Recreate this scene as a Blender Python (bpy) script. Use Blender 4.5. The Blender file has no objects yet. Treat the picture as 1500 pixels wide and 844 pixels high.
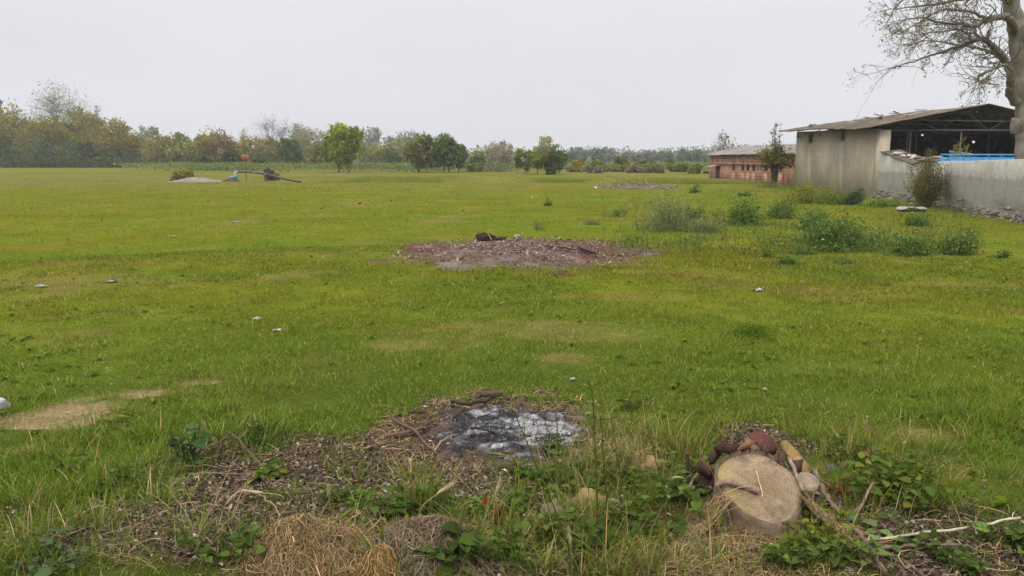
import bpy, math, random
import numpy as np
from mathutils import Vector, noise as mnoise
R = math.radians
S = bpy.context.scene
C = S.collection
rng = np.random.default_rng(7)
random.seed(7)

# ------------------------------------------------------------------ camera
CAM_H = 1.70
FPX = 1180.0                     # focal length in photo pixels (1500 wide)
PITCH = math.atan((422 - 232) / FPX)
cam = bpy.data.cameras.new('camera')
cam.sensor_width = 36.0
cam.lens = 36.0 * FPX / 1500.0
cam.clip_end = 3000
cam.clip_start = 0.05
camo = bpy.data.objects.new('camera', cam)
C.objects.link(camo)
camo.location = (0, 0, CAM_H)
camo.rotation_euler = (R(90) - PITCH, 0, 0)
S.camera = camo

# ------------------------------------------------------------------ world: bright overcast
SUN_EL, SUN_AZ = R(52), R(205)
w = bpy.data.worlds.new('World')
S.world = w
w.use_nodes = True
nt = w.node_tree
nt.nodes.clear()
sky = nt.nodes.new('ShaderNodeTexSky')
sky.sky_type = 'NISHITA'
sky.sun_disc = False
sky.sun_elevation = SUN_EL
sky.sun_rotation = SUN_AZ
sky.air_density = 1.0
sky.dust_density = 4.0
hs = nt.nodes.new('ShaderNodeHueSaturation')
hs.inputs['Saturation'].default_value = 0.15
nt.links.new(sky.outputs[0], hs.inputs['Color'])
tc = nt.nodes.new('ShaderNodeTexCoord')
sep = nt.nodes.new('ShaderNodeSeparateXYZ')
nt.links.new(tc.outputs['Generated'], sep.inputs[0])
ramp = nt.nodes.new('ShaderNodeValToRGB')     # overcast dome: brighter towards the zenith
ramp.color_ramp.elements[0].position = 0.0
ramp.color_ramp.elements[0].color = (0.735, 0.735, 0.765, 1)
ramp.color_ramp.elements[1].position = 1.0
ramp.color_ramp.elements[1].color = (2.6, 2.6, 2.65, 1)
for p, c in ((0.10, (0.765, 0.77, 0.80)), (0.24, (0.83, 0.83, 0.865)), (0.5, (1.8, 1.8, 1.85))):
    e = ramp.color_ramp.elements.new(p)
    e.color = (*c, 1)
nt.links.new(sep.outputs['Z'], ramp.inputs[0])
cn = nt.nodes.new('ShaderNodeTexNoise')
cn.inputs['Scale'].default_value = 2.2
cn.inputs['Detail'].default_value = 3
mpn = nt.nodes.new('ShaderNodeMapping')
mpn.inputs['Scale'].default_value = (1, 1, 3.0)
nt.links.new(tc.outputs['Generated'], mpn.inputs[0])
nt.links.new(mpn.outputs[0], cn.inputs['Vector'])
mr = nt.nodes.new('ShaderNodeMapRange')
mr.inputs[3].default_value = 9.0
mr.inputs[4].default_value = 11.3
nt.links.new(cn.outputs[0], mr.inputs[0])
cl = nt.nodes.new('ShaderNodeVectorMath')
cl.operation = 'SCALE'
nt.links.new(ramp.outputs[0], cl.inputs[0])
nt.links.new(mr.outputs[0], cl.inputs['Scale'])
mix = nt.nodes.new('ShaderNodeMixRGB')
mix.inputs[0].default_value = 0.93
nt.links.new(hs.outputs[0], mix.inputs[1])
nt.links.new(cl.outputs[0], mix.inputs[2])
bg = nt.nodes.new('ShaderNodeBackground')
bg.inputs['Strength'].default_value = 0.10
nt.links.new(mix.outputs[0], bg.inputs['Color'])
wo = nt.nodes.new('ShaderNodeOutputWorld')
nt.links.new(bg.outputs[0], wo.inputs['Surface'])

sl = bpy.data.lights.new('sun', 'SUN')
sl.energy = 1.75
sl.angle = R(12)
sl.color = (1.0, 0.96, 0.90)
so = bpy.data.objects.new('sun', sl)
C.objects.link(so)
so.rotation_euler = (R(90) - SUN_EL, 0, R(180) - SUN_AZ)
so.location = (0, 0, 60)

S.view_settings.view_transform = 'Standard'
S.view_settings.look = 'None'
S.view_settings.exposure = 0.0
S.view_settings.gamma = 1.0
S.view_settings.use_curve_mapping = False
S.cycles.volume_bounces = 0
S.cycles.max_bounces = 6
S.cycles.diffuse_bounces = 3
S.cycles.transparent_max_bounces = 6

# ------------------------------------------------------------------ noise and terrain
def h2(ix, iy, seed):
    n = (ix * 374761393 + iy * 668265263 + seed * 1274126177) & 0xffffffff
    n = ((n ^ (n >> 13)) * 1274126177) & 0xffffffff
    n = n ^ (n >> 16)
    return n / 4294967295.0

def vnoise(x, y, seed=0):
    x = np.asarray(x, float); y = np.asarray(y, float)
    ix = np.floor(x).astype(np.int64); iy = np.floor(y).astype(np.int64)
    fx = x - ix; fy = y - iy
    fx = fx * fx * (3 - 2 * fx); fy = fy * fy * (3 - 2 * fy)
    a = h2(ix, iy, seed); b = h2(ix + 1, iy, seed)
    c = h2(ix, iy + 1, seed); d = h2(ix + 1, iy + 1, seed)
    return (a * (1 - fx) + b * fx) * (1 - fy) + (c * (1 - fx) + d * fx) * fy

def fbm(x, y, seed=0, o=4):
    s = 0; a = 0.5; t = 0
    x = np.asarray(x, float); y = np.asarray(y, float)
    for i in range(o):
        s = s + a * vnoise(x, y, seed + i * 17); t += a
        a *= 0.5; x = x * 2.03 + 11.3; y = y * 2.03 + 4.7
    return s / t

def sst(a, b, x):
    t = np.clip((x - a) / (b - a), 0, 1)
    return t * t * (3 - 2 * t)

def H(x, y):
    x = np.asarray(x, float); y = np.asarray(y, float)
    d = np.hypot(x, y)
    h = 0.07 * (fbm(x / 1.6, y / 1.6, 3, 4) - 0.5) * sst(1.0, 3.0, d)
    h = h + 0.03 * (fbm(x / 0.35, y / 0.35, 5, 3) - 0.5) * sst(14, 6, d)
    h = h + 0.25 * (fbm(x / 16, y / 16, 9, 2) - 0.5) * sst(8, 30, d) * sst(300, 60, d)
    # low bank across the far side of the field
    yb = 57 + 2.5 * (fbm(x / 9, x * 0, 21, 2) - 0.5) * 2
    k = sst(-15, -10, x) * sst(22, 8, x)
    h = h + k * 0.34 * (sst(yb, yb + 0.7, y) * sst(yb + 14, yb + 3, y)) * (0.5 + fbm(x / 4, y / 4, 33, 2))
    return h

CT, ST = math.cos(PITCH), math.sin(PITCH)
def ray(px, py):
    a = (px - 750) / FPX; b = (422 - py) / FPX
    return np.array([a, CT + ST * b, -ST + CT * b])
def G(px, py):
    """ground point seen at a photo pixel"""
    r = ray(px, py); z = 0.0
    for _ in range(8):
        t = (z - CAM_H) / min(r[2], -0.004)
        p = r * t
        z = float(H(p[0], p[1]))
    return np.array([p[0], p[1], z])
def AT(px, py, Y):
    r = ray(px, py)
    t = Y / r[1]
    return np.array([r[0] * t, Y, CAM_H + r[2] * t])
def PXM(py):
    """metres per photo pixel across, at the ground under that row"""
    g = G(750, py)
    return math.hypot(g[1], CAM_H) / FPX
def PE(px, py, rx, ry):
    c = G(px, py)
    return (c[0], c[1], rx * PXM(py), abs(G(px, py - ry)[1] - G(px, py + ry)[1]) / 2)
def ell(x, y, e, edge=0.3, nz=0.5, sc=0.3, seed=50):
    cx, cy, rx, ry = e
    r = np.hypot((x - cx) / rx, (y - cy) / ry) + nz * (fbm(x / sc, y / sc, seed, 4) - 0.5) * 2
    r = r + nz * .45 * (fbm(x / (sc * .22), y / (sc * .22), seed + 3, 3) - 0.5) * 2
    return sst(1 + edge, 1 - edge, r)

# ------------------------------------------------------------------ mesh helpers
class MB:
    def __init__(s): s.v = []; s.c = []; s.f = {}; s.n = 0
    def add(s, V, *Fs, col=(0.5, 0.5, 0.5)):
        V = np.asarray(V, float).reshape(-1, 3)
        col = np.asarray(col, float)
        if col.ndim == 1: col = np.tile(col, (len(V), 1))
        s.v.append(V); s.c.append(col)
        for F in Fs:
            F = np.asarray(F, np.int64)
            if F.size == 0: continue
            s.f.setdefault(F.shape[1], []).append(F + s.n)
        s.n += len(V)
        return s
    def build(s, name, mat, parent=None, smooth=False, origin=(0, 0, 0)):
        V = np.concatenate(s.v) - np.asarray(origin, float); col = np.concatenate(s.c)
        me = bpy.data.meshes.new(name)
        me.vertices.add(len(V)); me.vertices.foreach_set('co', V.astype(np.float32).ravel())
        starts = []; tot = []; loops = []; o = 0
        for k, L in s.f.items():
            F = np.concatenate(L)
            loops.append(F.ravel()); starts.append(np.arange(len(F)) * k + o); tot.append(np.full(len(F), k)); o += F.size
        loops = np.concatenate(loops); starts = np.concatenate(starts); tot = np.concatenate(tot)
        me.loops.add(len(loops)); me.loops.foreach_set('vertex_index', loops.astype(np.int32))
        me.polygons.add(len(starts)); me.polygons.foreach_set('loop_start', starts.astype(np.int32))
        me.polygons.foreach_set('loop_total', tot.astype(np.int32))
        if smooth: me.polygons.foreach_set('use_smooth', np.ones(len(starts), bool))
        a = me.color_attributes.new('col', 'FLOAT_COLOR', 'POINT')
        a.data.foreach_set('color', np.c_[col, np.ones(len(V))].astype(np.float32).ravel())
        me.update(calc_edges=True)
        me.materials.append(mat)
        ob = bpy.data.objects.new(name, me)
        C.objects.link(ob)
        if parent is not None: ob.parent = parent
        ob.location = origin if parent is None else (0, 0, 0)
        return ob

def tag(o, label=None, cat=None, group=None, kind=None):
    if label: o['label'] = label
    if cat: o['category'] = cat
    if group: o['group'] = group
    if kind: o['kind'] = kind
    return o
def thing(name, label, cat, loc=(0, 0, 0), group=None, rz=0):
    o = bpy.data.objects.new(name, None)
    C.objects.link(o)
    o.empty_display_size = 0.2
    o.location = tuple(loc); o.rotation_euler = (0, 0, rz)
    return tag(o, label, cat, group)

BOXF = np.array([[0, 1, 3, 2], [4, 6, 7, 5], [0, 4, 5, 1], [2, 3, 7, 6], [0, 2, 6, 4], [1, 5, 7, 3]])
def box(mb, a, b, col=(.5, .5, .5)):
    V = [(x, y, z) for x in (a[0], b[0]) for y in (a[1], b[1]) for z in (a[2], b[2])]
    mb.add(V, BOXF, col=col)
def obox(mb, p, q, wdt, hgt, col=(.5, .5, .5)):
    """bar from p to q with a rectangular section"""
    p = np.asarray(p, float); q = np.asarray(q, float)
    d = q - p; L = np.linalg.norm(d); d = d / L
    up = np.array([0, 0, 1.0]) if abs(d[2]) < 0.95 else np.array([0, 1.0, 0])
    s = np.cross(d, up); s /= np.linalg.norm(s); u = np.cross(s, d)
    V = [p + d * L * i + s * wdt * (j - .5) + u * hgt * (k - .5) for i in (0, 1) for j in (0, 1) for k in (0, 1)]
    mb.add(V, BOXF, col=col)
def tube(mb, pts, rad, n=6, col=(.5, .5, .5), cap=True, wob=0.0):
    P = np.asarray(pts, float); m = len(P)
    rad = np.broadcast_to(np.asarray(rad, float), (m,))
    T = np.gradient(P, axis=0); T /= np.linalg.norm(T, axis=1)[:, None] + 1e-9
    ref = np.array([0.31, 0.17, 0.93]) if abs(T[0][2]) < 0.8 else np.array([0.9, 0.3, 0.1])
    A = np.cross(T, ref); A /= np.linalg.norm(A, axis=1)[:, None] + 1e-9
    B = np.cross(T, A)
    th = np.arange(n) * 2 * math.pi / n
    rr = rad[:, None] * (1 + (wob * (rng.random((m, n)) - .5) * 2 if wob else 0))
    V = P[:, None, :] + rr[..., None] * (np.cos(th)[None, :, None] * A[:, None, :] + np.sin(th)[None, :, None] * B[:, None, :])
    i = np.arange(m - 1)[:, None] * n; j = np.arange(n)[None, :]; k = (j + 1) % n
    F = np.stack([i + j, i + k, i + n + k, i + n + j], -1).reshape(-1, 4)
    V = V.reshape(-1, 3)
    col = np.asarray(col, float)
    if col.ndim == 2: col = np.repeat(col, n, axis=0)
    mb.add(V, F, col=col)
    if cap:
        for e, idx in ((0, 0), (m - 1, (m - 1) * n)):
            Vc = np.concatenate([V[idx:idx + n], P[e:e + 1]])
            cc = col if col.ndim == 1 else np.concatenate([col[idx:idx + n], col[idx:idx + 1]])
            jj = np.arange(n)
            Fc = np.stack([jj, (jj + 1) % n, np.full(n, n)], -1)
            if e == 0: Fc = Fc[:, ::-1]
            mb.add(Vc, Fc, col=cc)
def smooth_path(pts, k=4, jit=0.0):
    P = np.asarray(pts, float)
    Q = [P[0]]
    for i in range(len(P) - 1):
        p0 = P[max(i - 1, 0)]; p1 = P[i]; p2 = P[i + 1]; p3 = P[min(i + 2, len(P) - 1)]
        for s in range(1, k + 1):
            t = s / k
            q = 0.5 * ((2 * p1) + (-p0 + p2) * t + (2 * p0 - 5 * p1 + 4 * p2 - p3) * t * t + (-p0 + 3 * p1 - 3 * p2 + p3) * t ** 3)
            Q.append(q + (rng.normal(0, jit, 3) if jit and not (i == len(P) - 2 and s == k) else 0))
    return np.array(Q)

def rdir(n):
    v = rng.normal(size=(n, 3)); return v / np.linalg.norm(v, axis=1)[:, None]
def quads(mb, P, size, col, asp=0.6, flat=0.0):
    """leaf-sized diamond faces with random orientation; flat>0 turns normals upward"""
    n = len(P)
    size = np.broadcast_to(size, (n,))[:, None]
    a = rdir(n); nn = rdir(n)
    nn[:, 2] = nn[:, 2] * (1 - flat) + flat * 1.6
    b = np.cross(nn, a); b /= np.linalg.norm(b, axis=1)[:, None] + 1e-9
    a = np.cross(b, nn); a /= np.linalg.norm(a, axis=1)[:, None] + 1e-9
    V = np.stack([P - a * size * .5, P + b * size * asp * .5 - a * size * .05, P + a * size * .5, P - b * size * asp * .5 - a * size * .05], 1)
    F = np.arange(4 * n).reshape(n, 4)
    mb.add(V.reshape(-1, 3), F, col=np.repeat(col, 4, axis=0))
def ribbons(mb, P, az, L, wd, phi0, phi1, col, seg=2, tipcol=None, twist=0.0, ground=False, taper=0.75):
    """blades: grow from P, bending from phi0 to phi0+phi1 off vertical, towards azimuth az"""
    n = len(P)
    L = np.broadcast_to(L, (n,)); wd = np.broadcast_to(wd, (n,))
    D = np.c_[np.cos(az), np.sin(az), np.zeros(n)]
    ta = az + math.pi / 2 + twist * (rng.random(n) - .5) * 2
    Wd = np.c_[np.cos(ta), np.sin(ta), np.zeros(n)]
    pos = P.copy(); rows = []; cols = []
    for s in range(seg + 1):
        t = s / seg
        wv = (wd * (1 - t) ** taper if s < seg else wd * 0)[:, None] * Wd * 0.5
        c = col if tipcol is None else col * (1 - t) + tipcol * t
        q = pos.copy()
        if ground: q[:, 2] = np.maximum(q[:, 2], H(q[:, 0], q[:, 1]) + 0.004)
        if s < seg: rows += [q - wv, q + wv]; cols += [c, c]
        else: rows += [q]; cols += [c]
        ph = phi0 + phi1 * (t + 0.5 / seg)
        pos = pos + (L / seg)[:, None] * (np.sin(ph)[:, None] * D + np.cos(ph)[:, None] * np.array([0, 0, 1.0]))
    m = len(rows)
    V = np.stack(rows, 1).reshape(-1, 3); cc = np.stack(cols, 1).reshape(-1, 3)
    b = (np.arange(n) * m)[:, None]
    F4 = np.concatenate([b + np.array([[2 * s, 2 * s + 1, 2 * s + 3, 2 * s + 2]]) for s in range(seg - 1)]) if seg > 1 else np.zeros((0, 4), int)
    F3 = b + np.array([[2 * seg - 2, 2 * seg - 1, 2 * seg]])
    mb.add(V, F4, F3, col=cc)
def leaves(mb, P, D, size, wr, col, fold=0.25, droop=0.25):
    """broad leaves with a midrib fold; D = direction from stem"""
    n = len(P); size = np.broadcast_to(size, (n,))[:, None]
    D = D / (np.linalg.norm(D, axis=1)[:, None] + 1e-9)
    Sd = np.cross(D, np.array([0, 0, 1.0]) + rng.normal(0, .25, (n, 3))); Sd /= np.linalg.norm(Sd, axis=1)[:, None] + 1e-9
    N = np.cross(Sd, D)
    def at(t, s, up): return P + size * (D * t + Sd * s * wr + N * up) - np.array([0, 0, 1.0]) * size * droop * t * t
    V = np.stack([at(0, 0, 0), at(.28, .42, fold * .4), at(.62, .4, fold * .35), at(1, 0, 0), at(.62, -.4, fold * .35), at(.28, -.42, fold * .4), at(.3, 0, 0), at(.64, 0, 0)], 1)
    b = (np.arange(n) * 8)[:, None]
    F3 = np.concatenate([b + np.array([f]) for f in ((0, 1, 6), (0, 6, 5), (2, 3, 7), (7, 3, 4))])
    F4 = np.concatenate([b + np.array([f]) for f in ((1, 2, 7, 6), (6, 7, 4, 5))])
    mb.add(V.reshape(-1, 3), F4, F3, col=np.repeat(col, 8, axis=0))
def tint(base, n, v=0.25, hue=0.12):
    base = np.asarray(base, float)
    k = np.exp(rng.normal(0, v, (n, 1)))
    c = base * k
    c[:, 0] *= np.exp(rng.normal(0, hue, n)); c[:, 2] *= np.exp(rng.normal(0, hue, n))
    return c
import bmesh
def ico(sub=2):
    bm = bmesh.new(); bmesh.ops.create_icosphere(bm, subdivisions=sub, radius=1.0)
    bm.verts.ensure_lookup_table()
    V = np.array([v.co[:] for v in bm.verts]); F = np.array([[v.index for v in f.verts] for f in bm.faces]); bm.free()
    return V, F
ICO1, ICO2, ICO3 = ico(1), ico(2), ico(3)
def rock(mb, c, r, col, ic=ICO2, rough=0.25, seed=0, rz=None):
    V, F = ic
    k = np.array([mnoise.noise(Vector(v * 1.3) + Vector((seed * 7.1, seed * 3.3, 0))) + .5 * mnoise.noise(Vector(v * 3.1) + Vector((seed * 2.1, 0, seed))) for v in V])
    a = rng.random() * 6.3 if rz is None else rz
    W = V * (1 + rough * k[:, None]) * np.asarray(r)
    W = np.c_[W[:, 0] * math.cos(a) - W[:, 1] * math.sin(a), W[:, 0] * math.sin(a) + W[:, 1] * math.cos(a), W[:, 2]]
    mb.add(W + np.asarray(c), F, col=np.asarray(col))

# ------------------------------------------------------------------ materials
def newmat(name):
    m = bpy.data.materials.new(name); m.use_nodes = True
    t = m.node_tree; t.nodes.clear()
    o = t.nodes.new('ShaderNodeOutputMaterial')
    return m, t, o
def N(t, typ, **kw):
    n = t.nodes.new(typ)
    for k, v in kw.items():
        if k.startswith('i_'): n.inputs[k[2:].replace('_', ' ')].default_value = v
        else: setattr(n, k, v)
    return n
def noise_node(t, vec, scale, detail=4, rough=0.6):
    n = N(t, 'ShaderNodeTexNoise'); n.inputs['Scale'].default_value = scale
    n.inputs['Detail'].default_value = detail; n.inputs['Roughness'].default_value = rough
    t.links.new(vec, n.inputs['Vector']); return n.outputs[0]
def mapr(t, v, a, b, c, d):
    n = N(t, 'ShaderNodeMapRange'); t.links.new(v, n.inputs[0])
    for i, q in enumerate((a, b, c, d)): n.inputs[i + 1].default_value = q
    return n.outputs[0]
def math2(t, op, a, b):
    n = N(t, 'ShaderNodeMath', operation=op)
    for i, q in enumerate((a, b)):
        if isinstance(q, (int, float)): n.inputs[i].default_value = q
        else: t.links.new(q, n.inputs[i])
    return n.outputs[0]
def mixc(t, f, a, b, mode='MIX'):
    n = N(t, 'ShaderNodeMixRGB', blend_type=mode)
    for i, q in enumerate((f, a, b)):
        if isinstance(q, (int, float)): n.inputs[i].default_value = q
        elif isinstance(q, tuple): n.inputs[i].default_value = (*q, 1)
        else: t.links.new(q, n.inputs[i])
    return n.outputs[0]
def attrcol(t):
    a = N(t, 'ShaderNodeAttribute', attribute_name='col'); return a.outputs['Color']
def leafmat(name, trans=0.3, rough=0.55, spec=0.25):
    m, t, o = newmat(name)
    c = attrcol(t)
    p = N(t, 'ShaderNodeBsdfPrincipled'); p.inputs['Roughness'].default_value = rough
    p.inputs['Specular IOR Level'].default_value = spec
    tr = N(t, 'ShaderNodeBsdfTranslucent')
    mx = N(t, 'ShaderNodeMixShader'); mx.inputs[0].default_value = trans
    t.links.new(c, p.inputs['Base Color']); t.links.new(c, tr.inputs['Color'])
    t.links.new(p.outputs[0], mx.inputs[1]); t.links.new(tr.outputs[0], mx.inputs[2]); t.links.new(mx.outputs[0], o.inputs[0])
    return m
def solidmat(name, rough=0.85, spec=0.3, nscale=8.0, namp=0.35, bump=0.3, bscale=30.0, col=None, metal=0.0, stretch=(1, 1, 1), bdist=0.01):
    """vertex colour (or a given colour) broken up by two noises, with bump"""
    m, t, o = newmat(name)
    tc = N(t, 'ShaderNodeTexCoord')
    mp = N(t, 'ShaderNodeMapping'); mp.inputs['Scale'].default_value = stretch
    t.links.new(tc.outputs['Object'], mp.inputs[0]); v = mp.outputs[0]
    c = attrcol(t) if col is None else None
    n1 = noise_node(t, v, nscale, 5, 0.65)
    f = mapr(t, n1, 0.25, 0.75, 1 - namp, 1 + namp)
    n2 = noise_node(t, v, nscale * 6.3, 4, 0.7)
    f = math2(t, 'MULTIPLY', f, mapr(t, n2, 0.25, 0.75, 1 - namp * .6, 1 + namp * .6))
    cc = mixc(t, 1.0, c if c is not None else tuple(col), f, 'MULTIPLY')
    p = N(t, 'ShaderNodeBsdfPrincipled')
    p.inputs['Roughness'].default_value = rough; p.inputs['Specular IOR Level'].default_value = spec; p.inputs['Metallic'].default_value = metal
    t.links.new(cc, p.inputs['Base Color'])
    if bump:
        b = N(t, 'ShaderNodeBump'); b.inputs['Strength'].default_value = bump; b.inputs['Distance'].default_value = bdist
        t.links.new(noise_node(t, v, bscale, 5, 0.7), b.inputs['Height']); t.links.new(b.outputs[0], p.inputs['Normal'])
    t.links.new(p.outputs[0], o.inputs[0])
    return m
M_LEAF = leafmat('foliage', 0.36, 0.7, 0.0)
M_GRASS = leafmat('grass_blades', 0.36, 0.65, 0.0)
M_DRY = leafmat('dry_stalks', 0.15, 0.8, 0.0)
M_BARK = solidmat('bark', 0.9, 0.15, 3.0, 0.35, 0.8, 9.0, stretch=(1, 1, 0.3), bdist=0.03)
M_TWIG = solidmat('twig_bark', 0.9, 0.15, 20, 0.3, 0.3, 60)
M_STONE = solidmat('stone', 0.9, 0.2, 14, 0.3, 0.6, 40)
M_METAL = solidmat('painted_metal', 0.55, 0.4, 4, 0.25, 0.1, 30)
M_SCRAP = solidmat('paper_scrap', 0.7, 0.3, 20, 0.12, 0.2, 40)

# ------------------------------------------------------------------ ground
E_DIRT = [PE(45, 612, 85, 18), PE(228, 574, 36, 7), PE(140, 594, 22, 5), PE(60, 657, 30, 4), PE(300, 557, 22, 4)]
E_FAR = PE(772, 369, 166, 21)
E_ASH = PE(735, 634, 126, 47)
E_RING = PE(722, 632, 178, 56)
E_LITTER = [PE(400, 700, 190, 50), PE(560, 690, 150, 45), PE(720, 720, 130, 45), PE(1110, 650, 90, 22), PE(1340, 785, 170, 60), PE(760, 790, 130, 45), PE(300, 765, 190, 45)]
E_STRAW = [PE(1060, 800, 140, 60), PE(470, 805, 90, 36), PE(640, 795, 90, 35), PE(900, 660, 60, 25)]
E_TAN = [PE(80, 415, 120, 17), PE(775, 487, 110, 16), PE(655, 321, 30, 4), PE(350, 325, 30, 5), PE(520, 300, 20, 5), PE(590, 508, 50, 8), PE(1300, 690, 160, 22), PE(1380, 640, 60, 10), PE(420, 405, 30, 6), PE(830, 525, 40, 7)]
E_TALL = [PE(100, 700, 180, 60), PE(330, 630, 110, 28), PE(1290, 690, 110, 40), PE(900, 640, 120, 28), PE(60, 800, 130, 50), PE(1430, 610, 120, 40)]

def masks(x, y):
    m = {}
    near = y < 12
    def mx(es, **k):
        r = np.zeros_like(x)
        for i, e in enumerate(es): r = np.maximum(r, ell(x, y, e, seed=60 + i, **k))
        return r
    m['dirt'] = mx(E_DIRT, edge=.5, nz=1.5, sc=.28)
    m['far'] = ell(x, y, E_FAR, .12, .35, .5, 71)
    m['ash'] = ell(x, y, E_ASH, .15, .3, .25, 72)
    m['ring'] = ell(x, y, E_RING, .2, .5, .25, 73)
    m['litter'] = mx(E_LITTER, edge=.4, nz=.8, sc=.3)
    m['straw'] = mx(E_STRAW, edge=.4, nz=.6, sc=.3)
    m['tan'] = mx(E_TAN, edge=.7, nz=1.2, sc=.45)
    m['tall'] = mx(E_TALL, edge=.5, nz=.6, sc=.4)
    return m
def grasscol(x, y):
    n1 = fbm(x / 5, y / 5, 101, 3); n2 = fbm(x / 0.9, y / 0.9, 102, 3); n3 = fbm(x / 2.3, y / 2.3, 103, 3)
    green = np.array([0.106, 0.160, 0.016]); yel = np.array([0.140, 0.143, 0.013]); dk = np.array([0.080, 0.122, 0.013]); tan = np.array([0.19, 0.155, 0.04])
    d = np.hypot(x, y)
    wy = np.clip(sst(4.5, 13, d) * 0.85 + (n1 - .5) * 1.1 + (n2 - .5) * .6 - .18 * sst(0, 6, x) * sst(14, 8, d), 0, 1)[:, None]
    c = green * (1 - wy) + yel * wy
    wd = np.clip((n3 - .56) * 2.4, 0, .55)[:, None]
    c = c * (1 - wd) + dk * wd
    wt = np.clip((fbm(x / 1.5, y / 1.1, 107, 4) - .60) * 3.2, 0, .55)[:, None] * sst(4, 10, d)[:, None]
    c = c * (1 - wt) + tan * wt
    # the far side of the field is paler and drier
    wf = (sst(36, 56, y) * np.clip(.62 + (fbm(x / 10, y / 4, 104, 3) - .5) * 3.0, 0, 1))[:, None]
    c = c * (1 - wf) + np.array([0.168, 0.148, 0.040]) * wf
    yb = 57 + 2.5 * (fbm(x / 9, x * 0, 21, 2) - 0.5) * 2
    wb = (sst(yb - 1.6, yb - .3, y) * sst(yb + 1.6, yb + .4, y) * sst(-17, -11, x) * sst(22, 14, x) * np.clip((fbm(x / 3, y / 2, 108, 3) - .3) * 3, 0, .9))[:, None]
    c = c * (1 - wb) + np.array([0.060, 0.085, 0.010]) * wb
    return c

def graded(lo, hi, c, a, n):
    t = np.linspace(math.asinh((lo - c) / a), math.asinh((hi - c) / a), n)
    return c + a * np.sinh(t)
gx = graded(-520, 520, 0, 3.5, 620)
gy = graded(-60, 700, 4.5, 3.0, 560)
XX, YY = np.meshgrid(gx, gy)
x = XX.ravel(); y = YY.ravel()
z = H(x, y)
mk = masks(x, y)
z = z - 0.03 * mk['dirt'] * sst(0, 1, mk['dirt'])
c = grasscol(x, y) * 0.80
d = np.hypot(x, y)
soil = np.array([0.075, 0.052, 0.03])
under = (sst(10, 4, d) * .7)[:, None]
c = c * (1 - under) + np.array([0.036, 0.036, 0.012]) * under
def over(c, m, col): m = m[:, None]; return c * (1 - m) + np.array(col) * m
c = over(c, mk['tan'] * .55, (0.15, 0.115, 0.04))
c = over(c, mk['straw'] * .9, (0.12, 0.075, 0.035))
c = over(c, mk['litter'] * .9, (0.07, 0.048, 0.034))
c = over(c, mk['ring'] * .9, (0.095, 0.058, 0.034))
c = over(c, mk['far'] * .9, (0.10, 0.066, 0.045))
c = over(c, mk['dirt'] * .95, (0.21, 0.15, 0.082))
# garden soil under the crop strip and woods
c = over(c, sst(185, 215, y) * .6, (0.06, 0.08, 0.02))
nX, nY = len(gx), len(gy)
i = (np.arange(nY - 1)[:, None] * nX + np.arange(nX - 1)[None, :]).ravel()
F = np.stack([i, i + 1, i + nX + 1, i + nX], 1)
mg, t, o = newmat('field_turf')
tc = N(t, 'ShaderNodeTexCoord'); v = tc.outputs['Object']
ca = attrcol(t)
f1 = mapr(t, noise_node(t, v, 30, 5, .7), .25, .75, .55, 1.45)
f2 = mapr(t, noise_node(t, v, 3.2, 4, .65), .25, .75, .75, 1.25)
f3 = mapr(t, noise_node(t, v, 0.55, 4, .6), .25, .75, .82, 1.18)
f = math2(t, 'MULTIPLY', math2(t, 'MULTIPLY', f1, f2), f3)
cc = mixc(t, 1.0, ca, f, 'MULTIPLY')
p = N(t, 'ShaderNodeBsdfPrincipled'); p.inputs['Roughness'].default_value = .95; p.inputs['Specular IOR Level'].default_value = 0
b = N(t, 'ShaderNodeBump'); b.inputs['Strength'].default_value = .8; b.inputs['Distance'].default_value = .03
t.links.new(noise_node(t, v, 22, 6, .7), b.inputs['Height'])
t.links.new(b.outputs[0], p.inputs['Normal']); t.links.new(cc, p.inputs['Base Color']); t.links.new(p.outputs[0], o.inputs[0])
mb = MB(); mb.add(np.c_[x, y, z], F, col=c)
tag(mb.build('ground', mg, smooth=True), kind='structure')

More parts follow.
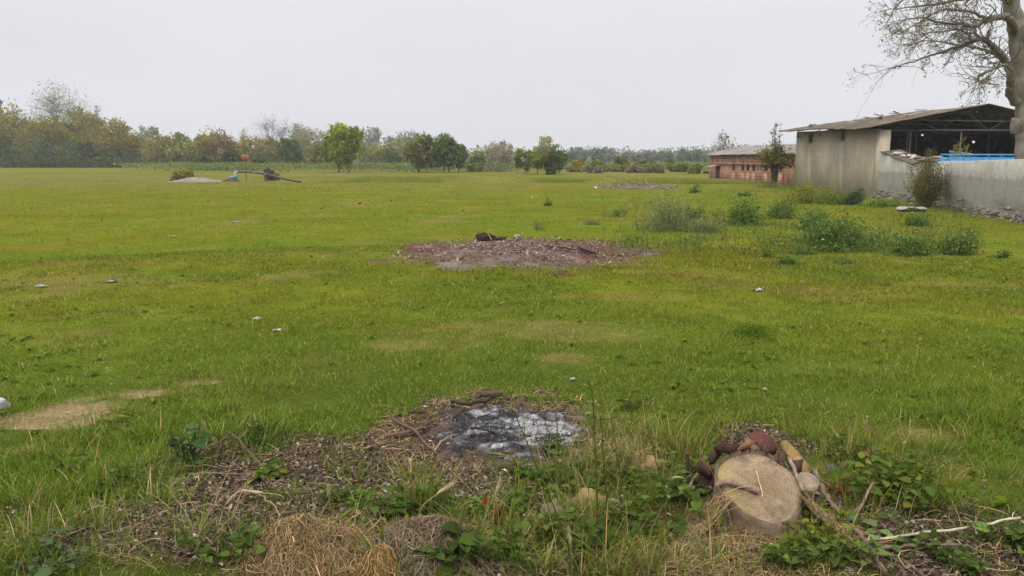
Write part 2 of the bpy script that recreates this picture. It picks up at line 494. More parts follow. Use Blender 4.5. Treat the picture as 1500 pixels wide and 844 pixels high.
# ------------------------------------------------------------------ grass blades (stuff)
def frustum_pts(n, d0, d1, power, half=0.86):
    """random ground points with density ~ d^-power, on a wide sector in front"""
    u = rng.random(n)
    e = 2 - power
    d = (d0 ** e + u * (d1 ** e - d0 ** e)) ** (1 / e) if abs(e) > 1e-6 else d0 * (d1 / d0) ** u
    a = (rng.random(n) - .5) * 2 * half
    return d * np.sin(a), d * np.cos(a)
def keep_mask(x, y):
    m = masks(x, y)
    k = (1 - .80 * m['dirt']) * (1 - .97 * m['far']) * (1 - m['ash']) * (1 - .9 * m['ring']) * (1 - .8 * m['litter']) * (1 - .78 * m['straw']) * (1 - .35 * m['tan'])
    inside = (x > 13.4 + (y - 20) * .2) & (y > 20) & (y < 38.5)
    k = np.where(inside | ((x > 17) & (y >= 38.5)), 0, k)
    return k, m
mb = MB()
def grass(n, d0, d1, power, hm, wm):
    x, y = frustum_pts(n, d0, d1, power)
    k, m = keep_mask(x, y)
    dens = np.clip(.45 + (fbm(x / .5, y / .5, 111, 3) - .4) * 2.2, .15, 1)
    s = rng.random(n) < k * dens
    x, y = x[s], y[s]; n = len(x); m = {q: v[s] for q, v in m.items()}
    d = np.hypot(x, y)
    clump = fbm(x / .28, y / .28, 112, 2); big = fbm(x / 2.1, y / 2.1, 113, 2)
    h = hm * (.45 + 1.1 * clump) * (.6 + .8 * big) * np.exp(rng.normal(0, .3, n)) * (1 + 1.7 * m['tall']) * (1 - .4 * m['tan'])
    wd = wm * np.exp(rng.normal(0, .25, n)) * np.maximum(d / 4.0, .8) ** .85 * (1 + .4 * m['tall'])
    az = rng.random(n) * 2 * math.pi
    c = grasscol(x, y) * np.exp(rng.normal(0, .22, (n, 1)))
    c[:, 0] *= np.exp(rng.normal(0, .13, n))
    c = c * (1 - .25 * m['tall'][:, None]) + np.array([0.10, .16, .018]) * .25 * m['tall'][:, None]
    dry = rng.random(n) < .05 + .22 * m['tan'] + .3 * m['straw'] + .2 * m['litter']
    c[dry] = tint((0.30, 0.23, 0.095), dry.sum(), .25)
    P = np.c_[x, y, H(x, y) - .004]
    hl = rng.random(n) < .07  # highlights on curving blades, put into the colour of a few
    c[hl] = tint((.24, .27, .07), hl.sum(), .2)
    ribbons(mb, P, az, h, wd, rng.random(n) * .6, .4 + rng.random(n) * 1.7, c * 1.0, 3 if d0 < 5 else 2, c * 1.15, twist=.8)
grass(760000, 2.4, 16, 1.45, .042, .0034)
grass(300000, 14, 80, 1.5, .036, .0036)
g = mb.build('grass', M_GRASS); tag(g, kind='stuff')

# ------------------------------------------------------------------ air
bmh = MB(); box(bmh, (-560, -90, -3), (560, 760, 60))
mh, t, o = newmat('haze_air')
pv = N(t, 'ShaderNodeVolumePrincipled')
pv.inputs['Color'].default_value = (0.93, 0.95, 1.0, 1); pv.inputs['Density'].default_value = 0.00050; pv.inputs['Anisotropy'].default_value = 0.0
t.links.new(pv.outputs[0], o.inputs['Volume'])
tag(bmh.build('haze', mh), kind='stuff')

# ------------------------------------------------------------------ trees and bushes beyond the field
BRK = np.array([0.075, 0.06, 0.045])
def limb(mb, a, b, r0, r1, n=5, sag=0.12, k=3, col=BRK):
    a = np.asarray(a, float); b = np.asarray(b, float); L = np.linalg.norm(b - a)
    m1 = a + (b - a) * .35 + rng.normal(0, sag * L * .5, 3); m2 = a + (b - a) * .7 + rng.normal(0, sag * L * .5, 3)
    P = smooth_path([a, m1, m2, b], k)
    tube(mb, P, np.linspace(r0, r1, len(P)), n, col, cap=False)
    return P
def make_tree(name, label, cat, px, base, top, wpx, Y, leafcol, group=None, trunk=.25, nl=9, leaf=.3, nleaf=1500, twigs=5, sparse=1.0,
              col2=None, stems=1, shape='round', hv=.22, bark=BRK, flower=None, ground=False, spread=.34):
    b = AT(px, 232, Y); X = b[0]; z0 = float(H(X, Y))
    h = AT(px, top, Y)[2] - z0; wd = wpx * Y / FPX / 1.01
    root = thing(name, label, cat, (X, Y, z0 - .03), group)
    tb = MB(); lb = MB()
    zt = h * trunk; cz = (zt + h) / 2; rz_ = (h - zt) / 2
    leafcol = np.array(leafcol)
    stems_p = []
    for s_ in range(stems):
        a0 = rng.random() * 6.3
        off = np.array([math.cos(a0), math.sin(a0), 0]) * (wd * .12 if stems > 1 else 0)
        tp = off * 2.0 + np.array([rng.normal(0, wd * .05), rng.normal(0, wd * .05), zt + (h - zt) * (.75 if not ground else .5)])
        stems_p.append(limb(tb, off + [0, 0, -.1], tp, max(h * .020, .05) / math.sqrt(stems), .02, 6, .04, 4, bark))
    for j in range(nl):
        u = rng.random(); 
        if shape == 'round':
            zz = (j + .5) / nl * 2 - 1 + rng.normal(0, .12); rr = math.sqrt(max(.06, 1 - zz * zz)) * (.40 + .60 * rng.random())
        elif shape == 'column':
            zz = (j + .5) / nl * 2 - 1; rr = .35 * (1 - .75 * max(zz, 0)) * rng.random() + .1
        elif shape == 'cone':
            zz = (j + .5) / nl * 2 - 1; rr = (.9 - .8 * (zz + 1) / 2) * (.3 + .6 * rng.random())
        else:   # bush
            zz = -1 + 1.8 * rng.random() ** 1.3; rr = math.sqrt(max(.05, 1 - ((zz + 1) / 2) ** 2)) * (.25 + .65 * rng.random())
        an = j * 2.4 + rng.normal(0, .5)
        lc = np.array([math.cos(an) * rr * wd / 2 * .95, math.sin(an) * rr * wd / 2 * .95, cz + zz * rz_ * .82])
        lr = spread * min(wd, (h - zt) * 1.3) * (.65 + .6 * rng.random()) * (.75 if shape == 'column' else 1)
        st = stems_p[rng.integers(len(stems_p))]
        kx = min(len(st) - 1, max(1, int(len(st) * np.clip((lc[2] / h) * .7, .1, .9))))
        P = limb(tb, st[kx], lc, max(h * .007, .02), .015, 4, .12, 3, bark)
        for q in range(twigs):
            dv = rdir(1)[0]; dv[2] = abs(dv[2]) * .9 - .15
            limb(tb, P[-1 - rng.integers(min(5, len(P) - 1))], lc + dv * lr * (.7 + .45 * rng.random()), max(h * .0028, .010), .005, 3, .12, 2, bark)
        n = int(nleaf * (3.0 if sparse == 1.0 else 1.0) / nl * (.6 + .8 * rng.random()) * sparse)
        dv = rdir(n); rad = lr * rng.random(n) ** .42
        sub = rdir(max(4, n // 40)) * lr * .75       # small clumps inside the lobe
        P0 = lc + dv * rad[:, None]
        cl_ = sub[rng.integers(len(sub), size=n)] + lc + rng.normal(0, lr * .17, (n, 3))
        P0 = np.where((rng.random(n) < .62)[:, None], cl_, P0)
        P0[:, 2] = np.maximum(P0[:, 2], .05 + .1 * rng.random(n))
        base_c = leafcol if (col2 is None or rng.random() < .6) else np.array(col2)
        c = tint(base_c * 1.75 * math.exp(rng.normal(0, .16)), n, hv, .12)
        if flower is not None:
            fm = rng.random(n) < flower[1]; c[fm] = tint(flower[0], fm.sum(), .15, .05)
        quads(lb, P0, leaf * (1.0 if sparse == 1.0 else 1) * np.exp(rng.normal(0, .3, n)), c, .65)
    tb.build('trunk', M_BARK, root, True)
    if lb.n: lb.build('crown', M_LEAF, root)
    return root

OL = (0.125, 0.108, 0.010); BR = (0.112, 0.090, 0.014); DG = (0.034, 0.050, 0.010); GR = (0.072, 0.105, 0.020); PG = (0.125, 0.150, 0.045); HZ = (0.07, 0.09, 0.03)
GL = 'trees along the far edge of the field'; GB = 'bushes along the far edge of the field'
T = make_tree
# far left clump, back to front
T('poplar', 'hazy bare poplar rising at the left edge of the photo', 'tree', 6, 243, 133, 15, 300, (.055, .062, .042), GL, .05, 18, .5, 3200, 6, .9, shape='column', bark=(.16, .15, .13))
T('pale_tree', 'tall round tree with thin pale spring leaves above the left thicket', 'tree', 92, 243, 137, 92, 185, (.15, .16, .075), GL, .25, 24, .24, 6500, 16, .9, bark=(.13, .12, .10))
T('bare_spire', 'slim bare spire tree behind the left thicket, right of the pale round tree', 'tree', 147, 243, 149, 20, 240, (.12, .11, .07), GL, .1, 12, .4, 500, 8, .7, shape='column', bark=(.15, .14, .12))
T('green_tree', 'mid green upright tree in the middle of the left thicket', 'tree', 116, 243, 160, 46, 172, (.095, .105, .022), GL, .1, 12, .4, 1900, 6, col2=OL)
T('brown_tree', 'rusty brown budding tree, leftmost round crown of the thicket', 'tree', 28, 243, 166, 66, 166, BR, GL, .1, 11, .42, 2300, 7, col2=OL)
T('olive_tree', 'olive tree with yellowish leaves in front of the pale round tree', 'tree', 76, 243, 183, 66, 164, OL, GL, .08, 11, .42, 2300, 6, col2=(.11, .1, .02))
T('brown_tree', 'wide russet tree at the right end of the left thicket', 'tree', 160, 243, 176, 70, 164, BR, GL, .05, 13, .42, 2700, 7, col2=OL)
T('brown_tree', 'low russet sapling closing the right side of the left thicket', 'tree', 186, 243, 203, 26, 160, BR, GL, .05, 6, .38, 700, 6)
T('olive_tree', 'low olive tree cut by the left edge of the photo', 'tree', -8, 243, 193, 50, 164, OL, GL, .05, 8, .42, 1300, 5, col2=BR)
for px, top, wp, lab in ((12, 212, 60, 'dark bramble bush at the left edge of the field'), (62, 212, 60, 'broad dark bramble bush under the olive tree at left'), (118, 206, 44, 'tall dark bush with ivy beneath the mid green tree at left'),
                         (162, 222, 58, 'dark green bush at the right foot of the left thicket')):
    T('dark_bush', lab, 'bush', px, 243, top, wp, 155, DG, GB, .0, 9, .36, 1700, 4, shape='bush', ground=True, col2=(.05, .062, .02), hv=.3)
# thinner hedge between the thicket and the pipe
T('hazy_tree', 'pale hazy green tree over the hedge right of the left thicket', 'tree', 222, 243, 185, 32, 250, (.10, .125, .05), GL, .15, 9, .5, 900, 5)
hz = ((206, 205, 34, OL, 'small olive hedge tree just right of the left thicket'), (236, 203, 50, (.115, .105, .025), 'rounded olive hedge tree in front of the hazy green tree'),
      (268, 203, 40, (.115, .12, .03), 'yellow green hedge tree left of the widest olive one'), (298, 197, 66, OL, 'widest olive hedge tree behind the small mound bush'),
      (332, 204, 46, (.14, .105, .022), 'golden olive hedge tree left of the red box'), (372, 208, 42, OL, 'olive hedge tree directly behind the red box'), (395, 209, 44, (.105, .10, .026), 'dull olive hedge tree under the bare round tree'),
      (350, 214, 40, BR, 'russet hedge shrub behind the pump'))
for px, top, wp, cc_, lab in hz:
    T('hedge_tree', lab, 'tree', px, 243, top, wp, 150 + rng.random() * 20, cc_, GL, .08, 9, .38, 1500, 7, col2=(.11, .095, .025))
for px, top, wp, lab in ((300, 228, 66, 'dark bramble bush behind the gravel mound'), (340, 226, 60, 'dark bramble bush behind the pump'), (378, 232, 40, 'dark low bramble bush behind the pipe')):
    T('dark_bush', lab, 'bush', px, 247, top, wp, 118, DG, GB, .0, 8, .3, 1300, 3, shape='bush', ground=True, hv=.3)
T('bare_tree', 'small bare grey tree left of the large bare round tree', 'tree', 357, 243, 187, 30, 200, (.12, .10, .08), GL, .3, 8, .3, 200, 16, .6, bark=(.14, .12, .11))
T('bare_tree', 'large round bare grey twigged tree above the middle hedge', 'tree', 402, 243, 174, 64, 215, (.13, .115, .09), GL, .2, 16, .35, 420, 26, .8, bark=(.17, .15, .14))
T('hazy_tree', 'hazy green tree right of the large bare round tree', 'tree', 436, 243, 189, 40, 240, (.10, .12, .045), GL, .1, 9, .5, 1100, 5)
T('pink_tree', 'pale brown pink budding tree left of the bright green field tree', 'tree', 456, 243, 193, 48, 220, (.125, .105, .055), GL, .1, 10, .4, 1300, 9)
T('dark_tree', 'dark green egg shaped tree in the middle hedge', 'tree', 425, 246, 205, 32, 140, (.06, .085, .018), GL, .05, 9, .36, 1700, 4)
T('olive_tree', 'small olive tree between the dark egg shaped tree and the bright green tree', 'tree', 468, 246, 211, 30, 140, (.11, .11, .02), GL, .05, 8, .34, 1200, 5)
T('hedge_tree', 'faded green hedge tree behind the bright green field tree', 'tree', 492, 243, 207, 60, 180, (.10, .105, .035), GL, .05, 9, .4, 1300, 5)
# trees standing in the field
T('field_tree', 'bright yellow green multi stemmed tree standing alone in the field middle', 'tree', 504, 254, 189, 70, 95, (.125, .155, .015), None, .30, 15, .24, 3200, 5, col2=(.06, .085, .015), stems=4, bark=(.06, .05, .04), spread=.26)
GF = 'bushy trees of the right hand field row'
T('field_tree', 'left and largest tree of the dense trio, pale flowers on its crown', 'tree', 619, 253, 202, 54, 95, (.060, .080, .017), GF, .22, 12, .22, 2600, 4, col2=(.10, .10, .02), stems=3, flower=((.45, .40, .27), .07), spread=.28)
T('field_tree', 'middle tree of the dense trio with cream flowers', 'tree', 651, 254, 206, 48, 94, (.055, .078, .017), GF, .22, 11, .22, 2200, 4, stems=2, flower=((.45, .40, .27), .09), spread=.28)
T('field_tree', 'thin right hand tree of the dense trio', 'tree', 672, 254, 214, 32, 96, (.060, .072, .02), GF, .28, 8, .2, 900, 5, stems=1, spread=.26)
T('blossom_tree', 'whitish pink blossoming tree between the dense trio and the small paired trees', 'tree', 726, 254, 217, 46, 105, (.19, .165, .12), GF, .05, 11, .2, 1500, 12, col2=(.15, .13, .07), bark=(.13, .10, .09))
T('field_tree', 'small flat crowned green tree, left of the small pair', 'tree', 768, 256, 221, 46, 88, (.085, .105, .018), GF, .35, 9, .2, 1300, 4, spread=.27)
T('field_tree', 'thin forked green tree, right of the small pair', 'tree', 788, 257, 226, 28, 86, (.105, .115, .018), GF, .4, 7, .2, 700, 5, spread=.25)
T('hazy_tree', 'pale yellow green tree rising behind the small paired trees', 'tree', 796, 248, 207, 28, 150, (.16, .15, .055), GL, .15, 9, .36, 900, 7)
T('field_tree', 'ragged dark tree at the right end of the small field trees', 'tree', 812, 257, 218, 36, 86, (.062, .085, .018), GF, .2, 9, .2, 1300, 5, spread=.27)
T('dark_bush', 'low dark shrub at the foot of the ragged dark tree', 'bush', 806, 258, 246, 20, 85, DG, GB, 0, 5, .18, 450, 2, shape='bush', ground=True)
T('dark_bush', 'low dark bush left of the dense trio', 'bush', 574, 247, 229, 28, 130, DG, GB, 0, 6, .3, 700, 2, shape='bush', ground=True)
T('olive_tree', 'low yellow olive tree left of the dense trio', 'tree', 562, 246, 217, 34, 150, (.13, .125, .025), GL, .05, 8, .36, 1000, 4)
T('olive_tree', 'low pale olive tree behind the low dark bush', 'tree', 588, 246, 212, 44, 170, (.125, .125, .04), GL, .05, 8, .38, 1100, 4)
T('olive_tree', 'pale olive hedge tree right of the bright green field tree', 'tree', 540, 246, 219, 34, 165, (.12, .12, .035), GL, .05, 8, .38, 900, 4)
# hazy tree tops further off
far = ((542, 192, 42, (.085, .095, .05), 'hazy round tree right behind the bright green field tree'), (575, 199, 36, (.07, .095, .04), 'hazy flat topped tree, left one behind the dense trio'), (602, 196, 40, (.07, .10, .04), 'hazy flat topped tree right above the dense trio'),
       (626, 197, 16, (.10, .11, .07), 'thin hazy spire above the dense trio'), (652, 198, 26, (.06, .085, .045), 'small hazy round tree top above the dense trio'),
       (738, 214, 26, (.09, .10, .05), 'hazy tree top above the blossoming tree'), (842, 220, 34, (.07, .09, .04), 'hazy rounded tree right of the small field trees'), (884, 219, 36, (.06, .075, .045), 'hazy round tree halfway to the brick barn'),
       (922, 225, 34, (.08, .09, .05), 'hazy low tree right of the halfway round tree'), (952, 223, 26, (.10, .09, .07), 'hazy bare tree left of the hazy wood by the barn'), (985, 222, 60, (.06, .085, .03), 'hazy dense green tree left of the brick barn'), (1020, 222, 46, (.065, .09, .03), 'hazy dense green tree touching the brick barn'))
for px, top, wp, cc_, lab in far:
    T('hazy_tree', lab, 'tree', px, 240, top, wp, 300 if px < 700 else 260, cc_, 'hazy far trees', .12, 9, .6, 900, 6)
# shrub bank at the right half
bank = ((700, 224, 30, PG, 'pale shrub just right of the dense trio'), (850, 236, 40, (.14, .115, .02), 'yellow brown shrub right of the ragged dark tree'), (880, 236, 44, (.08, .10, .02), 'green bramble bush under the halfway round tree'), (870, 243, 40, (.10, .085, .04), 'brown low bramble in front of the shrub bank'),
        (910, 234, 50, (.10, .105, .025), 'olive bramble bush behind the rubbish heap'), (935, 242, 34, (.12, .095, .05), 'brown dry bramble over the rubbish heap'), (945, 234, 40, (.085, .11, .025), 'fresh green bramble bush right of the olive bramble'),
        (985, 238, 48, (.05, .07, .016), 'dark bramble bush left of the brick barn'), (1012, 242, 44, (.085, .115, .02), 'light green bramble beside the brick barn'), (1026, 251, 30, (.05, .08, .017), 'dark green bush at the barn corner'), (962, 246, 40, (.11, .095, .035), 'brown green low bramble left of the dark one'))
for px, top, wp, cc_, lab in bank:
    T('bramble', lab, 'bush', px, 252, top, wp, 100 - (8 if top > 240 else 0), cc_, GB, 0, 8, .24, 1300, 5, shape='bush', ground=True)
T('bare_tree', 'sparse pale leafed tree standing behind the brick barn', 'tree', 1058, 250, 197, 40, 80, (.14, .13, .09), GL, .3, 11, .2, 420, 14, .8, bark=(.13, .11, .10))

# far woods closing the horizon and the tall weed strip (uncountable)
mb = MB(); n = 95000
x = (rng.random(n) - .5) * 900; y = 330 + rng.random(n) * 200
hh = 1.5 + 7 * fbm(x / 26, y / 90, 301, 3) + 3 * fbm(x / 7, y * 0, 302, 2)
hh = hh * np.where(x > 0, .85, 1.0)
zz = hh * rng.random(n) ** 1.3
quads(mb, np.c_[x, y, zz], .75 * np.exp(rng.normal(0, .3, n)), tint((.085, .10, .04), n, .3), .8)
tag(mb.build('far_woods', M_LEAF), kind='stuff')
mb = MB(); n = 46000
px = 170 + rng.random(n) * 880; px = np.where((px < 250) & (rng.random(n) > (px - 165) / 85), px + 400, px); Yy = 97 + rng.random(n) ** 1.5 * 75
x = Yy * (px - 750) / FPX / 1.013; z = H(x, Yy)
hh = (.55 + .9 * fbm(x / 5, Yy / 7, 311, 3)) * sst(94, 99, Yy + 4 * fbm(x / 4, Yy, 312, 2))
c = tint((.135, .19, .065), n, .25); c2 = tint((.17, .19, .045), n, .25)
m_ = (fbm(x / 8, Yy / 6, 313, 2) > .52)[:, None]; c = np.where(m_, c2, c)
quads(mb, np.c_[x, Yy, z + hh * rng.random(n) ** .5], .22 * np.exp(rng.normal(0, .3, n)), c, .5)
tag(mb.build('tall_weeds', M_LEAF), kind='stuff')
mb = MB(); n = 9000      # under-hedge scrub on the far left
px = -60 + rng.random(n) * 560; Yy = 146 + rng.random(n) * 14
x = Yy * (px - 750) / FPX / 1.013; z = H(x, Yy)
quads(mb, np.c_[x, Yy, z + (1.2 + 1.6 * fbm(x / 4, Yy / 4, 315, 2)) * rng.random(n) ** .7], .36 * np.exp(rng.normal(0, .3, n)), tint((.065, .075, .02), n, .35), .6)
tag(mb.build('undergrowth', M_LEAF), kind='stuff')

# ------------------------------------------------------------------ big open shed
def wallmat(name, c1, c2, c3, band=None, stain=.6, scale=.8):
    m, t, o = newmat(name)
    tc = N(t, 'ShaderNodeTexCoord'); v = tc.outputs['Object']
    mp = N(t, 'ShaderNodeMapping'); mp.inputs['Scale'].default_value = (1, 1, .5); t.links.new(v, mp.inputs[0])
    a = mapr(t, noise_node(t, v, scale, 6, .65), .35, .65, 0, 1)
    c = mixc(t, a, c1, c2)
    if band:                                  # dado: rougher, greyer render below the smooth top strip
        sp = N(t, 'ShaderNodeSeparateXYZ'); t.links.new(v, sp.inputs[0])
        zz = math2(t, 'ADD', sp.outputs['Z'], mapr(t, noise_node(t, v, 3.5, 5, .7), .2, .8, -.14, .14))
        f = mapr(t, zz, band - .05, band + .05, 0, 1)
        c = mixc(t, f, c3, c)
    streak = mapr(t, noise_node(t, mp.outputs[0], 3.3, 6, .7), .50, .72, 0, stain)
    c = mixc(t, streak, c, (.13, .115, .09))
    st2 = mapr(t, noise_node(t, mp.outputs[0], 1.9, 5, .65), .55, .75, 0, .5)
    c = mixc(t, st2, c, (.42, .40, .36))
    c = mixc(t, mapr(t, noise_node(t, v, 4.2, 5, .7), .52, .68, 0, .35), c, (.22, .195, .155)); c = mixc(t, mapr(t, noise_node(t, v, 6.5, 4, .7), .58, .7, 0, .4), c, (.5, .47, .41))
    fine = mapr(t, noise_node(t, v, 24, 4, .7), .25, .75, .75, 1.25)
    c = mixc(t, 1.0, c, fine, 'MULTIPLY')
    p = N(t, 'ShaderNodeBsdfPrincipled'); p.inputs['Roughness'].default_value = .95; p.inputs['Specular IOR Level'].default_value = .1
    b = N(t, 'ShaderNodeBump'); b.inputs['Strength'].default_value = .5; b.inputs['Distance'].default_value = .03
    t.links.new(noise_node(t, v, 7, 7, .7), b.inputs['Height']); t.links.new(b.outputs[0], p.inputs['Normal'])
    t.links.new(c, p.inputs['Base Color']); t.links.new(p.outputs[0], o.inputs[0])
    return m
M_TANWALL = wallmat('tan_render', (.47, .40, .30), (.38, .325, .245), (0, 0, 0), None, .16)
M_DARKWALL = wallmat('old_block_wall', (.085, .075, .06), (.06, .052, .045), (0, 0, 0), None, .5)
M_GREYWALL = wallmat('grey_render', (.52, .495, .44), (.42, .40, .35), (.315, .295, .255), 1.12, .5, 1.2)
M_ROOF = solidmat('fibre_cement_sheet', .95, .1, .7, .35, .4, 20, stretch=(1, 1, 1))
M_STEEL = solidmat('rusty_steel', .6, .4, 3, .3, .2, 40)

shed = thing('open_shed', 'large open sided shed with tan rendered side wall and sagging corrugated roof', 'shed', (17.1, 38, 0))
SO = (17.1, 38, 0)
def wallx(y): return 17.05 + (y - 38) * .015
mb = MB()
def wseg(y0, y1, z0, z1, th=.24):
    V = []
    for yy in (y0, y1):
        for dx in (0, th):
            for z_ in (z0, z1):
                zz = z_ if not callable(z_) else z_(yy)
                V.append((wallx(yy) + dx, yy, zz))
    mb.add(V, BOXF)
ztop = lambda yy: 3.06 + .22 * (yy - 38) / 11.5
W1, W2 = (42.1, 42.85), (46.8, 47.6)
wseg(38.3, W1[0], -.4, ztop); wseg(W1[1], W2[0], -.4, ztop); wseg(W2[1], 49.6, -.4, ztop)
for a, b in (W1, W2): wseg(a, b, -.4, 2.62)
wseg(W2[0], W2[1], 3.14, ztop)
mb.build('wall', M_TANWALL, shed, origin=SO)
mb = MB(); box(mb, (17.0, 37.85, -.4), (17.5, 38.297, 3.0)); mb.build('pilaster', M_TANWALL, shed, origin=SO)
for a, b in (W1, W2):                          # unglazed vents with a reveal; dark plate stands in for the shade inside
    mb = MB()
    xw = wallx((a + b) / 2)
    box(mb, (xw + .12, a, 2.62), (xw + .16, b, 3.12 if a > 45 else 3.02), (.05, .045, .04))
    box(mb, (xw - .03, a - .02, 2.56), (xw + .2, b + .02, 2.617), (.2, .17, .13))
    tag(mb.build('window', M_STEEL, shed, origin=SO))
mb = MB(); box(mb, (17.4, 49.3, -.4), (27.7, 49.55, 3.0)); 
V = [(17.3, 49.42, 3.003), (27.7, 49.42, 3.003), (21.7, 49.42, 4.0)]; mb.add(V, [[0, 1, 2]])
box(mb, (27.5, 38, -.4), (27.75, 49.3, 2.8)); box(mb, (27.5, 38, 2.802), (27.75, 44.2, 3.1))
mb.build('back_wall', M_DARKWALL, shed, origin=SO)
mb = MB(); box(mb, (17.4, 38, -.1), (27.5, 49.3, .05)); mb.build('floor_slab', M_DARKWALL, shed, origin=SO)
def roofz(X, yy):
    k = np.clip((yy - 37.5) / 12.5, 0, 1)
    ze = 3.09 + .26 * k
    sagg = -.05 * np.sin(k * 9) * .6 + .05 * (fbm(X / 1.7, yy / 1.3, 401, 2) - .5)
    l = ze + (4.13 - ze) * np.clip((X - 16.25) / (21.7 - 16.25), 0, 1)
    r_ = 4.13 - (X - 21.7) * .235
    return np.where(X < 21.7, l, r_) + sagg
for nm, x0, x1 in (('roof_slope', 16.25, 21.7), ('roof_slope', 21.7, 28.2)):
    ys = np.arange(37.45, 50.2, .032); xs = np.linspace(x0, x1, 26)
    Xg, Yg = np.meshgrid(xs, ys)
    xe = Xg.copy()
    if x0 < 17:                               # ragged eave: sheets end unevenly
        ragged = .22 * (vnoise(np.floor(ys / .9) * 3.1, ys * 0, 77) - .3)
        xe = Xg + (ragged[:, None]) * (1 - (Xg - x0) / (x1 - x0)) ** 6
    Zg = roofz(Xg, Yg) + .028 * np.sin(Yg / .18 * 2 * math.pi)
    step = .025 * (np.floor((Xg - x0) / 1.55) % 2) 
    Zg = Zg + .02 * (((Xg - x0) / 1.55) % 1.0)
    cg = np.array([.098, .078, .058]) * (.75 + .5 * fbm(Xg / 1.5, Yg / .9, 403, 3))[..., None]
    cg = cg * (1 + .22 * (vnoise(np.floor(Xg / 1.55) * 5.7, np.floor(Yg / .9) * 3.3, 405) - .5))[..., None]
    lich = (fbm(Xg / .9, Yg / .6, 404, 4) > .62)[..., None]
    cg = np.where(lich, cg * 1.6 + .03, cg)
    nA, nB = Xg.shape; ii = (np.arange(nA - 1)[:, None] * nB + np.arange(nB - 1)[None, :]).ravel()
    F = np.stack([ii, ii + 1, ii + nB + 1, ii + nB], 1)
    mb = MB(); mb.add(np.stack([xe, Yg, Zg], -1).reshape(-1, 3), F, col=cg.reshape(-1, 3))
    ob = mb.build(nm, M_ROOF, shed, True, origin=SO)
    md = ob.modifiers.new('thick', 'SOLIDIFY'); md.thickness = .012; md.offset = -1
STC = (.06, .052, .048)
for yy in (38.05, 41.8, 45.6, 49.1):
    mb = MB()
    zb = 2.98
    obox(mb, (17.1, yy, zb), (27.6, yy, zb), .07, .09, STC)
    obox(mb, (17.1, yy, roofz(17.1, yy) - .10), (21.7, yy, 3.98), .07, .09, STC); obox(mb, (21.7, yy, 3.98), (27.6, yy, roofz(27.6, yy) - .12), .07, .09, STC)
    obox(mb, (18.9, yy, 3.44), (25.0, yy, 3.36), .04, .05, (.16, .15, .14))
    xs_ = np.linspace(17.6, 26.6, 9)
    for q in range(len(xs_) - 1):
        za, zc = (zb, float(roofz(xs_[q + 1], yy)) - .14) if q % 2 == 0 else (float(roofz(xs_[q], yy)) - .14, zb)
        obox(mb, (xs_[q], yy + .01, za), (xs_[q + 1], yy + .01, zc), .045, .045, STC)
    obox(mb, (21.7, yy, zb), (21.7, yy, 3.95), .05, .05, STC)
    mb.build('truss', M_STEEL, shed, origin=SO)
for xx, yy in ((18.75, 38.6), (18.95, 39.3), (20.85, 38.1), (24.3, 38.1), (21.2, 43), (25, 43)):
    mb = MB(); tube(mb, [(xx, yy, 0), (xx + .03, yy, 2.94)], .035, 8, (.16, .15, .14)); mb.build('post', M_STEEL, shed, origin=SO)
for xx in np.linspace(17.5, 27, 9):
    if abs(xx - 21.7) < .3: continue
    mb = MB(); obox(mb, (xx, 37.6, float(roofz(xx, 37.6)) - .075), (xx, 49.8, float(roofz(xx, 49.8)) - .075), .05, .06, STC); mb.build('purlin', M_STEEL, shed, origin=SO)
M_LAMP, t, o = newmat('lamp_glow'); e = N(t, 'ShaderNodeEmission'); e.inputs[0].default_value = (1, .85, .8, 1); e.inputs[1].default_value = .9; t.links.new(e.outputs[0], o.inputs[0])
for (px, py, Y, lab) in ((1426, 208, 42, 'small lit bulb hanging right of the middle inside the shed'), (1351, 198, 41.5, 'small lit bulb hanging near the left post inside the shed'), (1431, 164, 38.3, 'round pale lamp under the ridge of the shed')):
    p = AT(px, py, Y)
    r_ = thing('hanging_lamp', lab, 'lamp', tuple(p), 'lamps inside the shed')
    mb = MB(); V, F = ICO1; mb.add(V * (.055 if Y < 42 else .07) + p, F); mb.build('bulb', M_LAMP if Y > 39 else M_SCRAP, r_, True, origin=tuple(p))
    mb = MB(); tube(mb, [p + [0, 0, .06], p + [0, 0, max(.1, float(roofz(p[0], Y)) - .02 - p[2])]], .01, 5, (.05, .05, .05)); mb.build('cord', M_STEEL, r_, origin=tuple(p))
# dark stacks and tarpaulins inside
mb = MB()
for k, (xx, yy, sx, sy, sz, cc_) in enumerate(((18.6, 42, .9, 1.2, 1.25, (.03, .06, .14)), (20.2, 43.5, .8, 1.0, 1.0, (.035, .065, .15)))):
    q = MB(); rock(q, (xx, yy, .9), (sx, sy, sz), cc_, ICO3, .3, k + 3)
    tag(q.build('tarp_heap', M_METAL, smooth=True, origin=(xx, yy, 0)), ('blue tarpaulin covered heap just inside the left post of the shed', 'second dark blue heap deeper inside the shed')[k], 'heap', 'covered heaps in the shed')
q = MB(); rock(q, (24.6, 41.0, .7), (.8, .7, 1.2), (.10, .095, .05), ICO3, .45, 11); tag(q.build('hay_heap', M_ROOF, smooth=True, origin=(24.6, 41, 0)), 'olive brown heap inside the shed left of the big trunk', 'heap')
